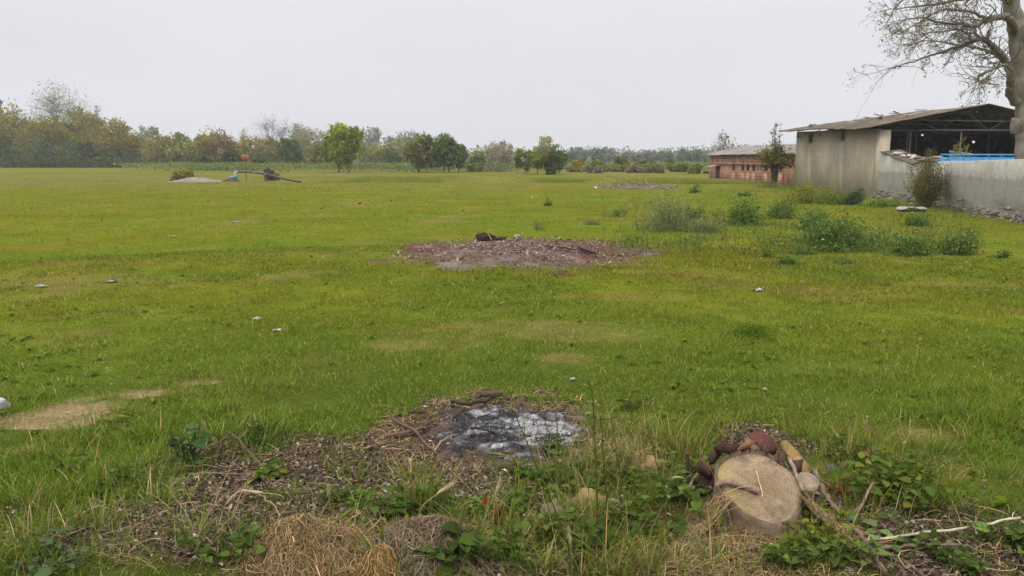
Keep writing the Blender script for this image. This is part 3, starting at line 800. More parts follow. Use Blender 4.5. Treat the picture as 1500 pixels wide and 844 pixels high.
# loose broken sheets lying on the roof
spots = [(20.2 + rng.normal(0, .9), 45.2 + rng.normal(0, 1.6)) for _ in range(11)] + [(18.4, 43.5), (18.9, 42.2), (17.3, 47.5), (17.8, 48.7), (19.6, 40.9)]
for k, (xx, yy) in enumerate(spots):
    L, wv = .25 + .45 * rng.random(), .10 + .14 * rng.random(); an = rng.random() * 3
    dx, dy = math.cos(an) * L / 2, math.sin(an) * L / 2
    z0 = max(float(roofz(xx + s_ * dx, yy + s_ * dy)) for s_ in (-1, 0, 1)) + .075
    q = MB(); cc_ = ((.42, .40, .37), (.12, .10, .08), (.05, .045, .04))[rng.integers(3)]
    tl = rng.normal(0, .05)
    obox(q, (xx - dx, yy - dy, z0 - tl), (xx + dx, yy + dy, z0 + tl), wv, .03, cc_)
    tag(q.build('broken_sheet', M_ROOF, origin=(xx, yy, z0)), 'broken piece of roofing lying loose on the big shed roof', 'sheet piece', 'broken pieces on the shed roof')

# ------------------------------------------------------------------ grey boundary wall with rubble foot
W0 = np.array([17.02, 37.84]); WE = np.array([14.19, 22.34])
wd_ = (WE - W0) / np.linalg.norm(WE - W0); wn_ = np.array([wd_[1], -wd_[0]])   # wn_ points to the field side?
if wn_[0] > 0: wn_ = -wn_
LW = np.linalg.norm(WE - W0) + 7.0
wall = thing('boundary_wall', 'long grey rendered wall with paler top band and crumbling foot, right of the shed', 'wall', (*W0, 0)); WO = (*W0, 0)
mb = MB()
ss = np.arange(0, LW, .16); topz = np.where(ss < 5.6, 1.98 - .10 * ss + .07 * (vnoise(ss * 1.9, ss * 0, 431) - .5) + .05 * (vnoise(ss * 5, ss * 0, 433) - .5), 1.56 + .012 * (ss - 6) + .02 * (vnoise(ss * 1.5, ss * 0, 432) - .5))
topz[ss < .3] = 1.96
th = .28; prof = []
zs = np.array([-.4, .1, .3, .5, .7, .9, 1.1, 1.3, 1.0]); 
rows = []
for k, s_ in enumerate(ss):
    b_ = W0 + wd_ * s_
    rr = []
    for zf in (-.4, .08, .22, .36, .5, .7, .95, 1.2):
        er = .09 * np.clip((.55 - zf) / .4, 0, 1) * (fbm(s_ * 1.3, zf * 4, 441, 3) - .15) * 2 - .012 * fbm(s_, zf * 2, 442, 3)
        pnt = b_ - wn_ * max(er, -.02); rr.append((*pnt, zf))
    rr.append((*b_, topz[k] - .02)); rr.append((*(b_ - wn_ * .02), topz[k])); rr.append((*(b_ - wn_ * th), topz[k])); rr.append((*(b_ - wn_ * th), -.4))
    rows.append(rr)
V = np.array(rows); m_ = V.shape[1]; i = (np.arange(len(ss) - 1)[:, None] * m_ + np.arange(m_ - 1)[None, :]).ravel()
F = np.stack([i, i + 1, i + m_ + 1, i + m_], 1)[:, ::-1]
mb.add(V.reshape(-1, 3), F); mb.build('masonry', M_GREYWALL, wall, origin=WO)
mb = MB()                                       # fallen rubble at its foot (uncountable)
for k in range(750):
    s_ = rng.random() * LW
    if abs(s_ - 9.6) < .5: continue
    heap = .25 + .5 * vnoise(s_ * .8, 0, 451)
    off = abs(rng.normal(0, .22 + .25 * heap)) + .03
    b_ = W0 + wd_ * s_ + wn_ * off; r_ = .02 + .06 * rng.random() ** 3
    zz = float(H(*b_)) + max(0, heap * .62 - off * .7) * rng.random()
    rock(mb, (b_[0], b_[1], zz + r_ * .3), (r_ * 1.3, r_, r_ * .8), tint((.15, .13, .10), 1, .3, .08)[0], ICO1, .6, k)
tag(mb.build('rubble', M_STONE), kind='stuff')
# sagging lean-to behind the broken stretch
lt = thing('lean_to', 'sagging sheet lean-to roof with rubble on it behind the broken wall top', 'lean-to', (17.2, 36.5, 0)); LO = (17.2, 36.5, 0)
a0, a1 = W0 + wd_ * .4 - wn_ * .05, W0 + wd_ * 7.9 - wn_ * .05
for k in range(9):
    u0, u1 = k / 9, (k + 1) / 9 + .012
    p0, p1 = a0 + (a1 - a0) * u0, a0 + (a1 - a0) * u1
    zf0 = np.interp(.4 + u0 * 7.5, ss, topz) + .05 + .03 * rng.random(); zf1 = np.interp(.4 + u1 * 7.5, ss, topz) + .04 + .04 * rng.random()
    dp = .55 + .25 * rng.random(); ov = .06 + .12 * rng.random(); rise = .03 + .06 * rng.random()
    NB = 14; q = MB(); V = []
    for b_ in range(NB):
        f_ = b_ / (NB - 1); pf = p0 + (p1 - p0) * f_; zf = zf0 + (zf1 - zf0) * f_ + .02 * math.sin(f_ * 6 * 2 * math.pi)
        for (dd, dz) in ((ov, -.03), (-dp * .5, rise * .5 - .02), (-dp, rise)):
            V.append((*(pf + wn_ * dd), zf + dz + (.006 if k % 2 else 0)))
    i = (np.arange(NB - 1)[:, None] * 3 + np.arange(2)[None, :]).ravel()
    q.add(V, np.stack([i, i + 1, i + 4, i + 3], 1), col=np.array([.12, .10, .08]) * (.7 + .6 * rng.random()))
    ob = q.build('roof_sheet', M_ROOF, lt, origin=LO); md = ob.modifiers.new('thick', 'SOLIDIFY'); md.thickness = .014
for u in (.1, .5, .9):
    b_ = a0 + (a1 - a0) * u - wn_ * .5; q = MB(); tube(q, [(*b_, 0), (*b_, np.interp(.4 + u * 7.5, ss, topz))], .05, 7, (.1, .08, .06)); q.build('post', M_STEEL, lt, origin=LO)
for k in range(16):
    u = .15 + .8 * rng.random(); b_ = a0 + (a1 - a0) * u - wn_ * (.05 + .5 * rng.random()); zt_ = np.interp(.4 + u * 7.5, ss, topz) + .15
    q = MB(); r_ = .06 + .08 * rng.random(); rock(q, (*b_, zt_), (r_ * 1.6, r_, r_ * .6), tint((.3, .26, .22), 1, .4)[0], ICO2, .35, 500 + k)
    tag(q.build('rubble_lump', M_STONE, origin=(*b_, zt_)), 'lump of broken masonry lying on the sagging lean-to roof', 'rubble', 'rubble lumps on the lean-to')
# blue trailer body behind the wall
tr0 = AT(1393, 238, 28.8); tO = (tr0[0], 28.8, 0)
tr = thing('trailer', 'bright blue metal trailer body with open top rail behind the grey wall', 'trailer', tO)
BL = (.035, .24, .50); xl, xr = tr0[0], AT(1489, 238, 28.8)[0]; zt_ = AT(1440, 226.5, 28.8)[2]
q = MB(); box(q, (xl, 29.5, .75), (xr, 29.55, zt_ - .09), BL); q.build('side_panel', M_METAL, tr, origin=tO)
q = MB(); box(q, (xl, 28.8, .75), (xr, 28.85, zt_ - .09), BL)
for xx in np.linspace(xl + .2, xr - .2, 9): box(q, (xx - .02, 28.778, .8), (xx + .02, 28.798, zt_ - .11), BL)
q.build('side_panel', M_METAL, tr, origin=tO)
q = MB(); box(q, (xl, 28.85, .62), (xr, 29.5, .74), (.05, .05, .06)); q.build('deck', M_METAL, tr, origin=tO)
for yy in (28.82, 29.52):
    q = MB(); obox(q, (xl, yy, zt_), (xr, yy, zt_ - .01), .05, .05, (.10, .34, .58)); q.build('top_rail', M_METAL, tr, origin=tO)
for xx in (xl + .05, xl + .45, xl + 1.3, xr - .55, xr - .05):
    q = MB(); obox(q, (xx, 28.82, zt_ - .089), (xx, 28.82, zt_ - .026), .05, .05, BL); q.build('stake', M_METAL, tr, origin=tO)
for xx in (xl + .6, xr - .6):
    for yy in (28.95, 29.4):
        q = MB(); th_ = np.linspace(0, 2 * math.pi, 19)
        tube(q, [(xx + .3 * math.cos(a_), yy, .4 + .3 * math.sin(a_)) for a_ in th_], .1, 8, (.02, .02, .02), cap=False); rock(q, (xx, yy, .4), (.24, .06, .24), (.2, .2, .2), ICO2, 0, 0, 0)
        q.build('wheel', M_METAL, tr, True, origin=tO)
lad = MB(); pA, pB = AT(1391, 221.5, 31.5), AT(1434, 227.5, 29.2); dz = np.array([0, 0, .17])
obox(lad, pA, pB, .04, .04, (.16, .30, .42)); obox(lad, pA - dz, pB - dz, .04, .04, (.16, .30, .42))
for k in range(12):
    m_ = pA + (pB - pA) * (k + .5) / 12; obox(lad, m_, m_ - dz, .025, .025, (.2, .33, .42))
tag(lad.build('ladder', M_METAL, origin=tuple(pA)), 'pale blue ladder rack leaning left of the blue trailer', 'ladder')

# ------------------------------------------------------------------ brick barn
bA, bB = np.array([16.35, 67.5]), np.array([18.35, 53.0])
bd = (bB - bA) / np.linalg.norm(bB - bA); bn = np.array([-bd[1], bd[0]]); bn = bn if bn[0] > 0 else -bn
LB = np.linalg.norm(bB - bA) + 3; BO = (*bA, 0)
barn = thing('brick_barn', 'long low red hollow brick barn with pale sheet roof left of the tan shed', 'barn', BO)
mbk, t, o = newmat('hollow_brick')
tc = N(t, 'ShaderNodeTexCoord'); uv = N(t, 'ShaderNodeVectorMath', operation='DOT_PRODUCT'); t.links.new(tc.outputs['Object'], uv.inputs[0]); uv.inputs[1].default_value = (bd[0], bd[1], 0)
uv2 = N(t, 'ShaderNodeVectorMath', operation='DOT_PRODUCT'); t.links.new(tc.outputs['Object'], uv2.inputs[0]); uv2.inputs[1].default_value = (bn[0], bn[1], 0)
sp = N(t, 'ShaderNodeSeparateXYZ'); t.links.new(tc.outputs['Object'], sp.inputs[0])
cb = N(t, 'ShaderNodeCombineXYZ'); t.links.new(math2(t, 'ADD', uv.outputs['Value'], uv2.outputs['Value']), cb.inputs[0]); t.links.new(sp.outputs['Z'], cb.inputs[1])
br = N(t, 'ShaderNodeTexBrick'); t.links.new(cb.outputs[0], br.inputs['Vector'])
for k, v_ in (('Color1', (.52, .28, .165, 1)), ('Color2', (.42, .21, .125, 1)), ('Mortar', (.20, .13, .10, 1)), ('Scale', 1.0), ('Mortar Size', .018), ('Brick Width', .42), ('Row Height', .21), ('Bias', .0)): br.inputs[k].default_value = v_
v = tc.outputs['Object']
cc = mixc(t, 1.0, br.outputs['Color'], mapr(t, noise_node(t, v, 1.3, 5, .7), .25, .75, .65, 1.3), 'MULTIPLY')
cc = mixc(t, mapr(t, noise_node(t, v, 2.6, 5, .7), .55, .72, 0, .55), cc, (.42, .33, .27))
p = N(t, 'ShaderNodeBsdfPrincipled'); p.inputs['Roughness'].default_value = .95; t.links.new(cc, p.inputs['Base Color'])
b = N(t, 'ShaderNodeBump'); b.inputs['Strength'].default_value = .8; b.inputs['Distance'].default_value = .02; t.links.new(br.outputs['Fac'], b.inputs['Height']); b.invert = True
t.links.new(b.outputs[0], p.inputs['Normal']); t.links.new(p.outputs[0], o.inputs[0])
def bp(s_, n_, z_): q = bA + bd * s_ + bn * n_; return (q[0], q[1], z_)
def bbox(mb, s0, s1, n0, n1, z0, z1, col=(.5, .5, .5)): mb.add([bp(s_, n_, z_) for s_ in (s0, s1) for n_ in (n0, n1) for z_ in (z0, z1)], BOXF, col=col)
q = MB(); vents = [4.6, 6.3, 7.2, 8.2, 10.2, 12.4]; cuts = [0]
for v_ in vents: cuts += [v_, v_ + .6]
cuts.append(LB)
for k in range(0, len(cuts), 2): bbox(q, cuts[k], cuts[k + 1], 0, .22, -.3, 1.95)
for v_ in vents: bbox(q, v_, v_ + .6, 0, .22, -.3, .8); bbox(q, v_, v_ + .6, 0, .22, 1.235, 1.95)
bbox(q, 0, .22, .223, 5.4, -.3, 1.95); bbox(q, LB - .2, LB, .223, 5.4, -.3, 1.95); bbox(q, .22, LB - .2, 5.2, 5.4, -.3, 1.95)
q.add([bp(.1, .0, 1.953), bp(.1, 5.4, 1.953), bp(.1, 2.7, 2.58)], [[0, 1, 2]])
q.build('wall', mbk, barn, origin=BO)
for v_ in vents:
    q = MB(); bbox(q, v_ + .003, v_ + .597, .13, .16, .803, 1.232, (.03, .025, .022)); bbox(q, v_ - .05, v_ + .65, -.035, .12, .75, .797, (.33, .2, .15)); q.build('vent', M_STEEL, barn, origin=BO)  # near-black plate: shade of the vent hole given as colour
for k in range(15):                               # thin brick piers standing proud of the wall
    s_ = .6 + k * 1.12 + .35 * rng.normal(0, .6)
    if any(abs(s_ + .08 - v_ - .3) < .45 for v_ in vents): continue
    q = MB(); bbox(q, s_, s_ + .13, -.05, -.003, -.3, 1.93); q.build('pier', mbk, barn, origin=BO)
q = MB(); bbox(q, .3, LB, -.14, -.006, 1.24, 1.32); 
q.build('ledge', mbk, barn, origin=BO)
q = MB(); bbox(q, 1.3, 2.3, .0, .02, -.1, 1.12, (.02, .018, .016)); 
q2 = MB(); bbox(q2, 1.35, 2.25, -.022, -.004, -.1, 1.1, (.05, .04, .033)); q2.build('door', M_STEEL, barn, origin=BO)
q2 = MB(); q2.add([bp(s_, n_, z_) for s_ in (1.1, 2.5) for n_, z1_ in ((-.75, .98), (-.01, 1.2)) for z_ in (z1_, z1_ + .05)], BOXF, col=(.36, .24, .18)); q2.build('door_hood', M_ROOF, barn, origin=BO)
def slope(n0, z0, n1, z1):
    ysn = np.arange(-.45, LB + .4, .045); xsn = np.linspace(0, 1, 8); V = []
    for s_ in ysn:
        for u in xsn: V.append(bp(s_, n0 + (n1 - n0) * u + (.12 * (vnoise(s_ / .9 // 1, 3, 9) - .5) if u == 0 else 0), z0 + (z1 - z0) * u + .025 * math.sin(s_ / .19 * 2 * math.pi) + .05 * float(vnoise(s_ / 2, u, 61))))
    V = np.array(V); i = (np.arange(len(ysn) - 1)[:, None] * 8 + np.arange(7)[None, :]).ravel()
    q = MB(); cg = np.array([.20, .18, .16]) * (.7 + .6 * fbm(V[:, 1] / 1.2, V[:, 0] / .7, 62, 3))[:, None]
    q.add(V, np.stack([i, i + 1, i + 9, i + 8], 1), col=cg); ob = q.build('roof_slope', M_ROOF, barn, True, origin=BO); md = ob.modifiers.new('thick', 'SOLIDIFY'); md.thickness = .012; md.offset = -1
slope(-.42, 1.93, 2.7, 2.66); slope(5.8, 1.93, 2.702, 2.66)

# ------------------------------------------------------------------ walnut tree behind the wall
WT = np.array(AT(1500, 245, 25.0)); WT[2] = 0
wal = thing('walnut_tree', 'tall nearly bare tree with thick grey trunk at the right edge', 'tree', tuple(WT))
tb, lb, bb = MB(), MB(), MB()
def pth(L, Y=25.0): return np.array([AT(a, b, Y + c) for a, b, c in L])
BK = np.array([.17, .15, .12])
tp = np.concatenate([[WT + [0, 0, -.2], WT + [0, 0, .3]], pth([(1501, 235, 0), (1500, 190, 0), (1499, 140, 0), (1495, 90, 0), (1489, 45, 0), (1482, 10, 0), (1474, -40, 0), (1468, -110, 0), (1466, -190, 0)])])
tpp = smooth_path(tp, 6, .008)
rr0 = np.zeros(len(tpp)); rr = np.interp(np.arange(len(tpp)), [0, 8, 20, 40, 52, len(tpp) - 1], [.37, .28, .24, .24, .19, .10]) * (1 + .12 * (vnoise(np.arange(len(tpp)) * .37, 0 * rr0, 7) - .5))
cc = BK * (.7 + .6 * rng.random((len(tpp), 1)))
tube(tb, tpp, rr, 14, cc, wob=.10)
rock(tb, AT(1481, 135, 24.8), (.15, .15, .2), BK * .9, ICO3, .35, 4)
rock(tb, AT(1487, 185, 24.75), (.16, .12, .25), BK * .8, ICO3, .35, 9)
limbs = [([(1488, 150, -.1), (1480, 132, -.3), (1481, 108, -.6), (1471, 88, -.7), (1458, 70, -.9), (1440, 57, -1), (1426, 61, -1.2), (1399, 70, -1.4), (1368, 80, -1.5), (1340, 90, -1.4), (1300, 101, -1.6)], .15, .012),
 ([(1481, 108, -.6), (1474, 96, -1.0), (1462, 98, -1.4), (1448, 104, -1.6), (1434, 112, -1.8), (1433, 118, -1.8), (1441, 121, -1.9), (1450, 116, -1.9)], .06, .02),
 ([(1490, 50, 0), (1480, 30, -.6), (1468, 25, -1.0), (1446, 29, -1.4), (1430, 38, -1.6), (1412, 36, -1.8), (1380, 34, -2), (1350, 26, -2.1), (1318, 30, -2)], .13, .012),
 ([(1484, 15, 0), (1465, -8, .3), (1440, -10, .6), (1410, -2, .9), (1375, 6, 1.2), (1340, 10, 1.4), (1302, 14, 1.4)], .12, .012),
 ([(1482, 10, 0), (1466, -20, -.6), (1430, -30, -1.4), (1395, -24, -2), (1355, -12, -2.4), (1320, 2, -2.6), (1298, 36, -2.7)], .11, .012),
 ([(1470, 88, -.7), (1455, 78, -.2), (1430, 70, .3), (1405, 66, .7), (1378, 62, 1.0), (1352, 60, 1.2), (1330, 68, 1.3)], .06, .01),
 ([(1446, 29, -1.4), (1425, 18, -1.7), (1395, 14, -2), (1365, 20, -2.2), (1338, 38, -2.4), (1315, 50, -2.5)], .05, .01),
 ([(1426, 61, -1.2), (1418, 50, -.9), (1404, 44, -.6), (1385, 46, -.4), (1365, 48, -.3), (1340, 52, -.2)], .045, .01),
 ([(1477, -30, 0), (1500, -60, .2), (1530, -40, .2), (1560, 0, .2)], .12, .02), ([(1492, 70, 0), (1510, 50, -.4), (1535, 45, -.6), (1560, 30, -.7)], .12, .02)]
LFC = (.17, .15, .06)
def twig(p, d, L, r, lvl):
    dd = d / np.linalg.norm(d)
    e = p + dd * L + np.array([0, 0, rng.normal(.02, .10) * L]); m_ = p + dd * L * .5 + rng.normal(0, .09 * L, 3)
    P = smooth_path([p, m_, e], 3); tube(tb, P, np.linspace(r, r * .45, len(P)), 4, BK * .75, cap=False)
    if lvl > 0:
        for k in range(rng.integers(2, 5)):
            q_ = P[rng.integers(1, len(P))]; nd = dd + rng.normal(0, .55, 3); twig(q_, nd, L * (.35 + .35 * rng.random()), r * .55, lvl - 1)
    else:
        n = rng.integers(2, 6); cp = e + rng.normal(0, .04, (n, 3))
        quads(lb, cp, .052 * np.exp(rng.normal(0, .3, n)), tint(LFC, n, .3), .55)
for L, r0, r1 in limbs:
    P = smooth_path(pth(L), 5, .012); rr = np.linspace(1, 0, len(P)) ** 1.2 * (r0 - r1) + r1
    tube(tb, P, rr, 8, BK * .8, wob=.08)
    for k in range(int(len(P) * .8)):
        j = rng.integers(int(len(P) * .22), len(P)); tg = P[min(j + 1, len(P) - 1)] - P[j - 1]; tg /= np.linalg.norm(tg)
        d = tg * .8 + rdir(1)[0] * .9; d[2] += .1
        twig(P[j], d, .30 + .70 * rng.random(), min(.022, max(.009, rr[j] * .4)), 2 if rng.random() < .6 else 1)
tb.build('trunk', M_BARK, wal, True, origin=tuple(WT)); lb.build('leaves', M_LEAF, wal, origin=tuple(WT))

# ------------------------------------------------------------------ shrubs against the buildings
def twiggy(name, label, cat, base, H_, Wd, nst, leafcol, lsize, nleaf, lean=(0, 0), group=None, r0=.012, col2=None, up=.9):
    base = np.array([base[0], base[1], float(H(base[0], base[1]))]); root = thing(name, label, cat, tuple(base), group)
    tb, lb = MB(), MB()
    for k in range(nst):
        a = rng.random() * 6.28; sp_ = rng.random() ** .8
        h_ = H_ * (.45 + .55 * rng.random()) * (1 - .35 * sp_)
        e = np.array([math.cos(a) * Wd / 2 * sp_ + lean[0] * h_, math.sin(a) * Wd / 2 * sp_ + lean[1] * h_, h_])
        o_ = rng.normal(0, .05, 3) * [1, 1, 0]; m_ = o_ + (e - o_) * .5 + rng.normal(0, .07 * H_, 3) * [1, 1, .3]
        P = smooth_path([base + o_ - [0, 0, .03], base + m_, base + e], 5)
        tube(tb, P, np.linspace(r0, r0 * .3, len(P)), 4, (.12, .09, .06), cap=False)
        n = int(nleaf / nst); t_ = (.15 + .85 * rng.random(n) ** up) * (len(P) - 1); i0 = np.minimum(t_.astype(int), len(P) - 2); f_ = (t_ - i0)[:, None]
        cp = P[i0] * (1 - f_) + P[i0 + 1] * f_ + rng.normal(0, .05 * Wd, (n, 3))
        cp[:, 2] = np.maximum(cp[:, 2], base[2] + .02)
        bc = np.array(leafcol if (col2 is None or rng.random() < .55) else col2) * math.exp(rng.normal(0, .15))
        quads(lb, cp, lsize * np.exp(rng.normal(0, .3, n)), tint(bc, n, .25), .5)
    tb.build('stems', M_TWIG, root, True, origin=tuple(base)); lb.build('leaves', M_LEAF, root, origin=tuple(base)); return root
twiggy('wall_shrub', 'tall twiggy olive shrub growing up the grey wall', 'shrub', (14.65, 28.6), 2.15, 1.6, 95, (.15, .145, .03), .055, 7000, (-.02, 0), col2=(.12, .10, .035))
twiggy('wall_shrub', 'yellowish leafy shrub rising over the broken wall top behind the twiggy one', 'shrub', AT(1380, 240, 29.3)[:2] + [.5, 0], 3.0, 1.0, 34, (.22, .20, .03), .07, 2600, (.05, 0), up=.45)
# pollard by the barn
pb = np.array([16.45, 51.0, 0]); pol = thing('pollard_tree', 'small pollarded tree with knobbly trunk in front of the brick barn', 'tree', tuple(pb))
tb, lb = MB(), MB()
tube(tb, smooth_path([pb, pb + [.03, 0, .5], pb + [-.04, 0, 1.0], pb + [0, 0, 1.3]], 4, .01), np.linspace(.17, .26, 13), 9, (.06, .045, .035), wob=.15)
rock(tb, pb + [0, 0, 1.25], (.34, .3, .22), (.055, .042, .033), ICO3, .5, 3)
for k in range(60):
    top = k < 16; a = rng.random() * 6.28
    e = pb + ([rng.normal(0, .25), rng.normal(0, .25), 2.2 + 1.6 * rng.random()] if top else [math.cos(a) * 1.25 * rng.random() ** .5, math.sin(a) * .8, 1.2 + .95 * rng.random()])
    P = smooth_path([pb + [0, 0, 1.3], (pb + [0, 0, 1.3] + e) / 2 + rng.normal(0, .12, 3), e], 4); tube(tb, P, np.linspace(.025, .008, len(P)), 4, (.09, .07, .05), cap=False)
    n = 42 if top else 60; cp = P[rng.integers(2 if top else 3, len(P), n)] + rng.normal(0, .10 if top else .17, (n, 3))
    quads(lb, cp, .12 * np.exp(rng.normal(0, .3, n)), tint((.135, .15, .06) if top else (.135, .125, .02), n, .25), .6)
tb.build('trunk', M_BARK, pol, True, origin=tuple(pb)); lb.build('leaves', M_LEAF, pol, origin=tuple(pb))

# ------------------------------------------------------------------ pump, pipe and mound in the middle distance
pg = G(345, 266); pump = thing('water_pump', 'small teal water pump with a curved outlet at the left end of the black pipe', 'pump', tuple(pg)); PO = tuple(pg)
TE = (.035, .19, .185)
q = MB(); th_ = np.linspace(0, 2 * math.pi, 15); rock(q, pg + [0, 0, .30], (.19, .13, .19), TE, ICO3, .04, 1, 0); q.build('volute', M_METAL, pump, True, origin=PO)
q = MB(); tube(q, [pg + [-.06, .05, .30], pg + [-.48, .05, .30]], .11, 12, (.16, .22, .22)); 
for k in range(5): tube(q, [pg + [-.16 - k * .07, .05, .30], pg + [-.18 - k * .07, .05, .30]], .125, 12, (.13, .18, .18))
q.build('motor', M_METAL, pump, origin=PO)
q = MB(); box(q, pg + [-.55, -.16, .02], pg + [.25, .26, .09], (.04, .04, .045)); q.build('base_frame', M_METAL, pump, origin=PO)
q = MB(); tube(q, smooth_path([pg + [.02, 0, .42], pg + [-.02, 0, .58], pg + [.04, 0, .70], pg + [.22, 0, .72]], 5), .075, 10, (.30, .42, .40)); tube(q, [pg + [.20, 0, .72], pg + [.24, 0, .72]], .12, 12, TE); q.build('outlet_elbow', M_METAL, pump, True, origin=PO)
q = MB(); tube(q, smooth_path([pg + [-.1, -.12, .3], pg + [-.35, -.3, .2], pg + [-.8, -.4, .05]], 4), .05, 8, (.05, .05, .05)); q.build('suction_hose', M_METAL, pump, True, origin=PO)
p0 = pg + [.245, 0, .72]
pp = smooth_path([p0, AT(366, 252.3, 60.2), AT(384, 254.5, 60), AT(400, 258, 59.2), AT(420, 263, 58.2), G(440, 268) + [0, 0, .07]], 6)
pp[:, 2] = np.maximum(pp[:, 2], H(pp[:, 0], pp[:, 1]) + .07)
q = MB(); tube(q, pp, .07, 10, (.022, .024, .03))
for k in (8, 14): tube(q, [pp[k], pp[k] + (pp[k + 1] - pp[k]) * .25], .085, 10, (.3, .3, .3))
tag(q.build('pipe', M_METAL, smooth=True, origin=tuple(p0)), 'long black pipe sloping from the teal pump down to the grass', 'pipe')
for px, lab in ((357.5, 'straight wooden prop under the pipe near the pump'), (386, 'short leaning prop under the middle of the pipe')):
    j = int(np.argmin(np.abs(pp[:, 0] - AT(px, 256, 60)[0]))); a = pp[j] - [0, 0, .07]; b_ = np.array([a[0] + .03, a[1] + .02, float(H(a[0], a[1])) - .1])
    q = MB(); tube(q, [b_, a], .045, 7, (.20, .15, .09)); 
    if px > 370: tube(q, [b_ + [.25, 0, 0], a], .03, 7, (.16, .12, .08))
    tag(q.build('pipe_prop', M_BARK, origin=tuple(b_)), lab, 'prop', 'props under the pipe')
sg = G(361, 263.5); sg[1] = max(sg[1], 62); zs = AT(361, 228, sg[1])[2]
bx = thing('red_box', 'red metal box on a thin pole standing behind the pipe', 'box', tuple(sg))
q = MB(); tube(q, [sg - [0, 0, .2], [sg[0], sg[1], zs + .6]], .03, 7, (.12, .09, .07)); q.build('pole', M_BARK, bx, origin=tuple(sg))
q = MB(); box(q, (sg[0] - .22, sg[1] - .22, zs - .48), (sg[0] + .20, sg[1] - .035, zs), (.30, .045, .02)); q.build('cabinet', M_METAL, bx, origin=tuple(sg))
q = MB(); box(q, (sg[0] - .25, sg[1] - .26, zs + .003), (sg[0] + .30, sg[1] - .03, zs + .04), (.55, .50, .40)); q.build('lid', M_METAL, bx, origin=tuple(sg))
q = MB(); box(q, (sg[0] + .205, sg[1] - .2, zs - .18), (sg[0] + .30, sg[1] - .08, zs - .02), (.5, .38, .2)); q.build('hinge_plate', M_METAL, bx, origin=tuple(sg))
def heap(name, label, cat, e, hgt, col, mat, rough=.5, res=.06, sc=.3, seed=0, nz=.35, edge=.3, colf=None, group=None, pieces=None):
    cx, cy, rx, ry = e; c0 = np.array([cx, cy, float(H(cx, cy))])
    xs = np.arange(-rx * 1.45, rx * 1.45, res); ys = np.arange(-ry * 1.45, ry * 1.45, res)
    X, Y = np.meshgrid(xs + cx, ys + cy); m = ell(X, Y, e, edge, nz, max(rx, ry) * .35, seed)
    Z = H(X, Y) - .03 + m * (.035 + hgt * (.35 + .65 * sst(1.0, .2, np.hypot((X - cx) / rx, (Y - cy) / ry))) * (1 - rough + 2 * rough * fbm(X / sc, Y / sc, seed + 5, 4)))
    keep = (m > .02).ravel()
    nB = X.shape[1]; i = (np.arange(X.shape[0] - 1)[:, None] * nB + np.arange(nB - 1)[None, :]).ravel(); F = np.stack([i, i + 1, i + nB + 1, i + nB], 1)
    F = F[keep[F].all(1)]
    cc = np.tile(np.array(col), (X.size, 1)) * (.65 + .7 * fbm(X / sc * 1.3, Y / sc * 1.3, seed + 9, 4).ravel())[:, None]
    if colf is not None: cc = colf(X.ravel(), Y.ravel(), cc)
    V = np.c_[X.ravel(), Y.ravel(), Z.ravel()]
    used = np.unique(F); rm = np.full(len(V), -1); rm[used] = np.arange(len(used))
    root = thing(name, label, cat, tuple(c0), group)
    q = MB(); q.add(V[used], rm[F], col=cc[used]); q.build('mound', mat, root, True, origin=tuple(c0))
    return root, c0, lambda x, y: H(x, y) - .03 + ell(x, y, e, edge, nz, max(rx, ry) * .35, seed) * (.035 + hgt * (.35 + .65 * sst(1.0, .2, np.hypot((x - cx) / rx, (y - cy) / ry))) * (1 - rough + 2 * rough * fbm(x / sc, y / sc, seed + 5, 4)))
def shard(mb, c, r, col, tilt=.5):
    V = np.array([(x, y, z) for x in (-1, 1) for y in (-1, 1) for z in (-1, 1)], float) * (1 + rng.uniform(-.45, .25, (8, 3))) * np.asarray(r)
    a, b_ = rng.random() * 6.283, rng.normal(0, tilt); ca, sa, cb_, sb_ = math.cos(a), math.sin(a), math.cos(b_), math.sin(b_)
    Rm = np.array([[ca, -sa, 0], [sa, ca, 0], [0, 0, 1]]) @ np.array([[1, 0, 0], [0, cb_, -sb_], [0, sb_, cb_]])
    V = V @ Rm.T + np.asarray(c); T_ = np.concatenate([[[f[0], f[1], f[2]], [f[0], f[2], f[3]]] for f in BOXF]); mb.add(V, T_, col=np.asarray(col) * (.7 + .6 * rng.random((8, 1))))
def in_ell(n, e, k=1.0, p=.5):
    a = rng.random(n) * 6.283; r = rng.random(n) ** p * k
    return e[0] + np.cos(a) * r * e[2], e[1] + np.sin(a) * r * e[3]
M_SOIL = solidmat('loose_soil', .95, .1, 9, .4, .9, 35, bdist=.02)
heap('gravel_mound', 'low pale gravel mound left of the teal pump', 'mound', (G(304, 265)[0], 61.0, 1.6, 2.0), .30, (.19, .155, .125), M_SOIL, .3, .12, .5, 3)
T('mound_bush', 'small olive bush on the left end of the gravel mound', 'bush', 268, 264, 243, 28, 61.5, (.12, .115, .02), None, 0, 7, .16, 900, 8, shape='bush', ground=True, col2=(.10, .08, .03))
T('brush_heap', 'dark bristly brush heap behind the bend of the pipe', 'heap', 394, 257, 249, 24, 66, (.05, .04, .035), None, 0, 6, .14, 300, 14, shape='bush', ground=True)
r_, c0, hf = heap('rubbish_heap', 'heap of dry brushwood and white scraps in front of the far bramble bank', 'heap', (*G(937, 267.5)[:2], 2.2, 1.8), .24, (.10, .085, .045), M_SOIL, .5, .12, .5, 13)
q = MB()
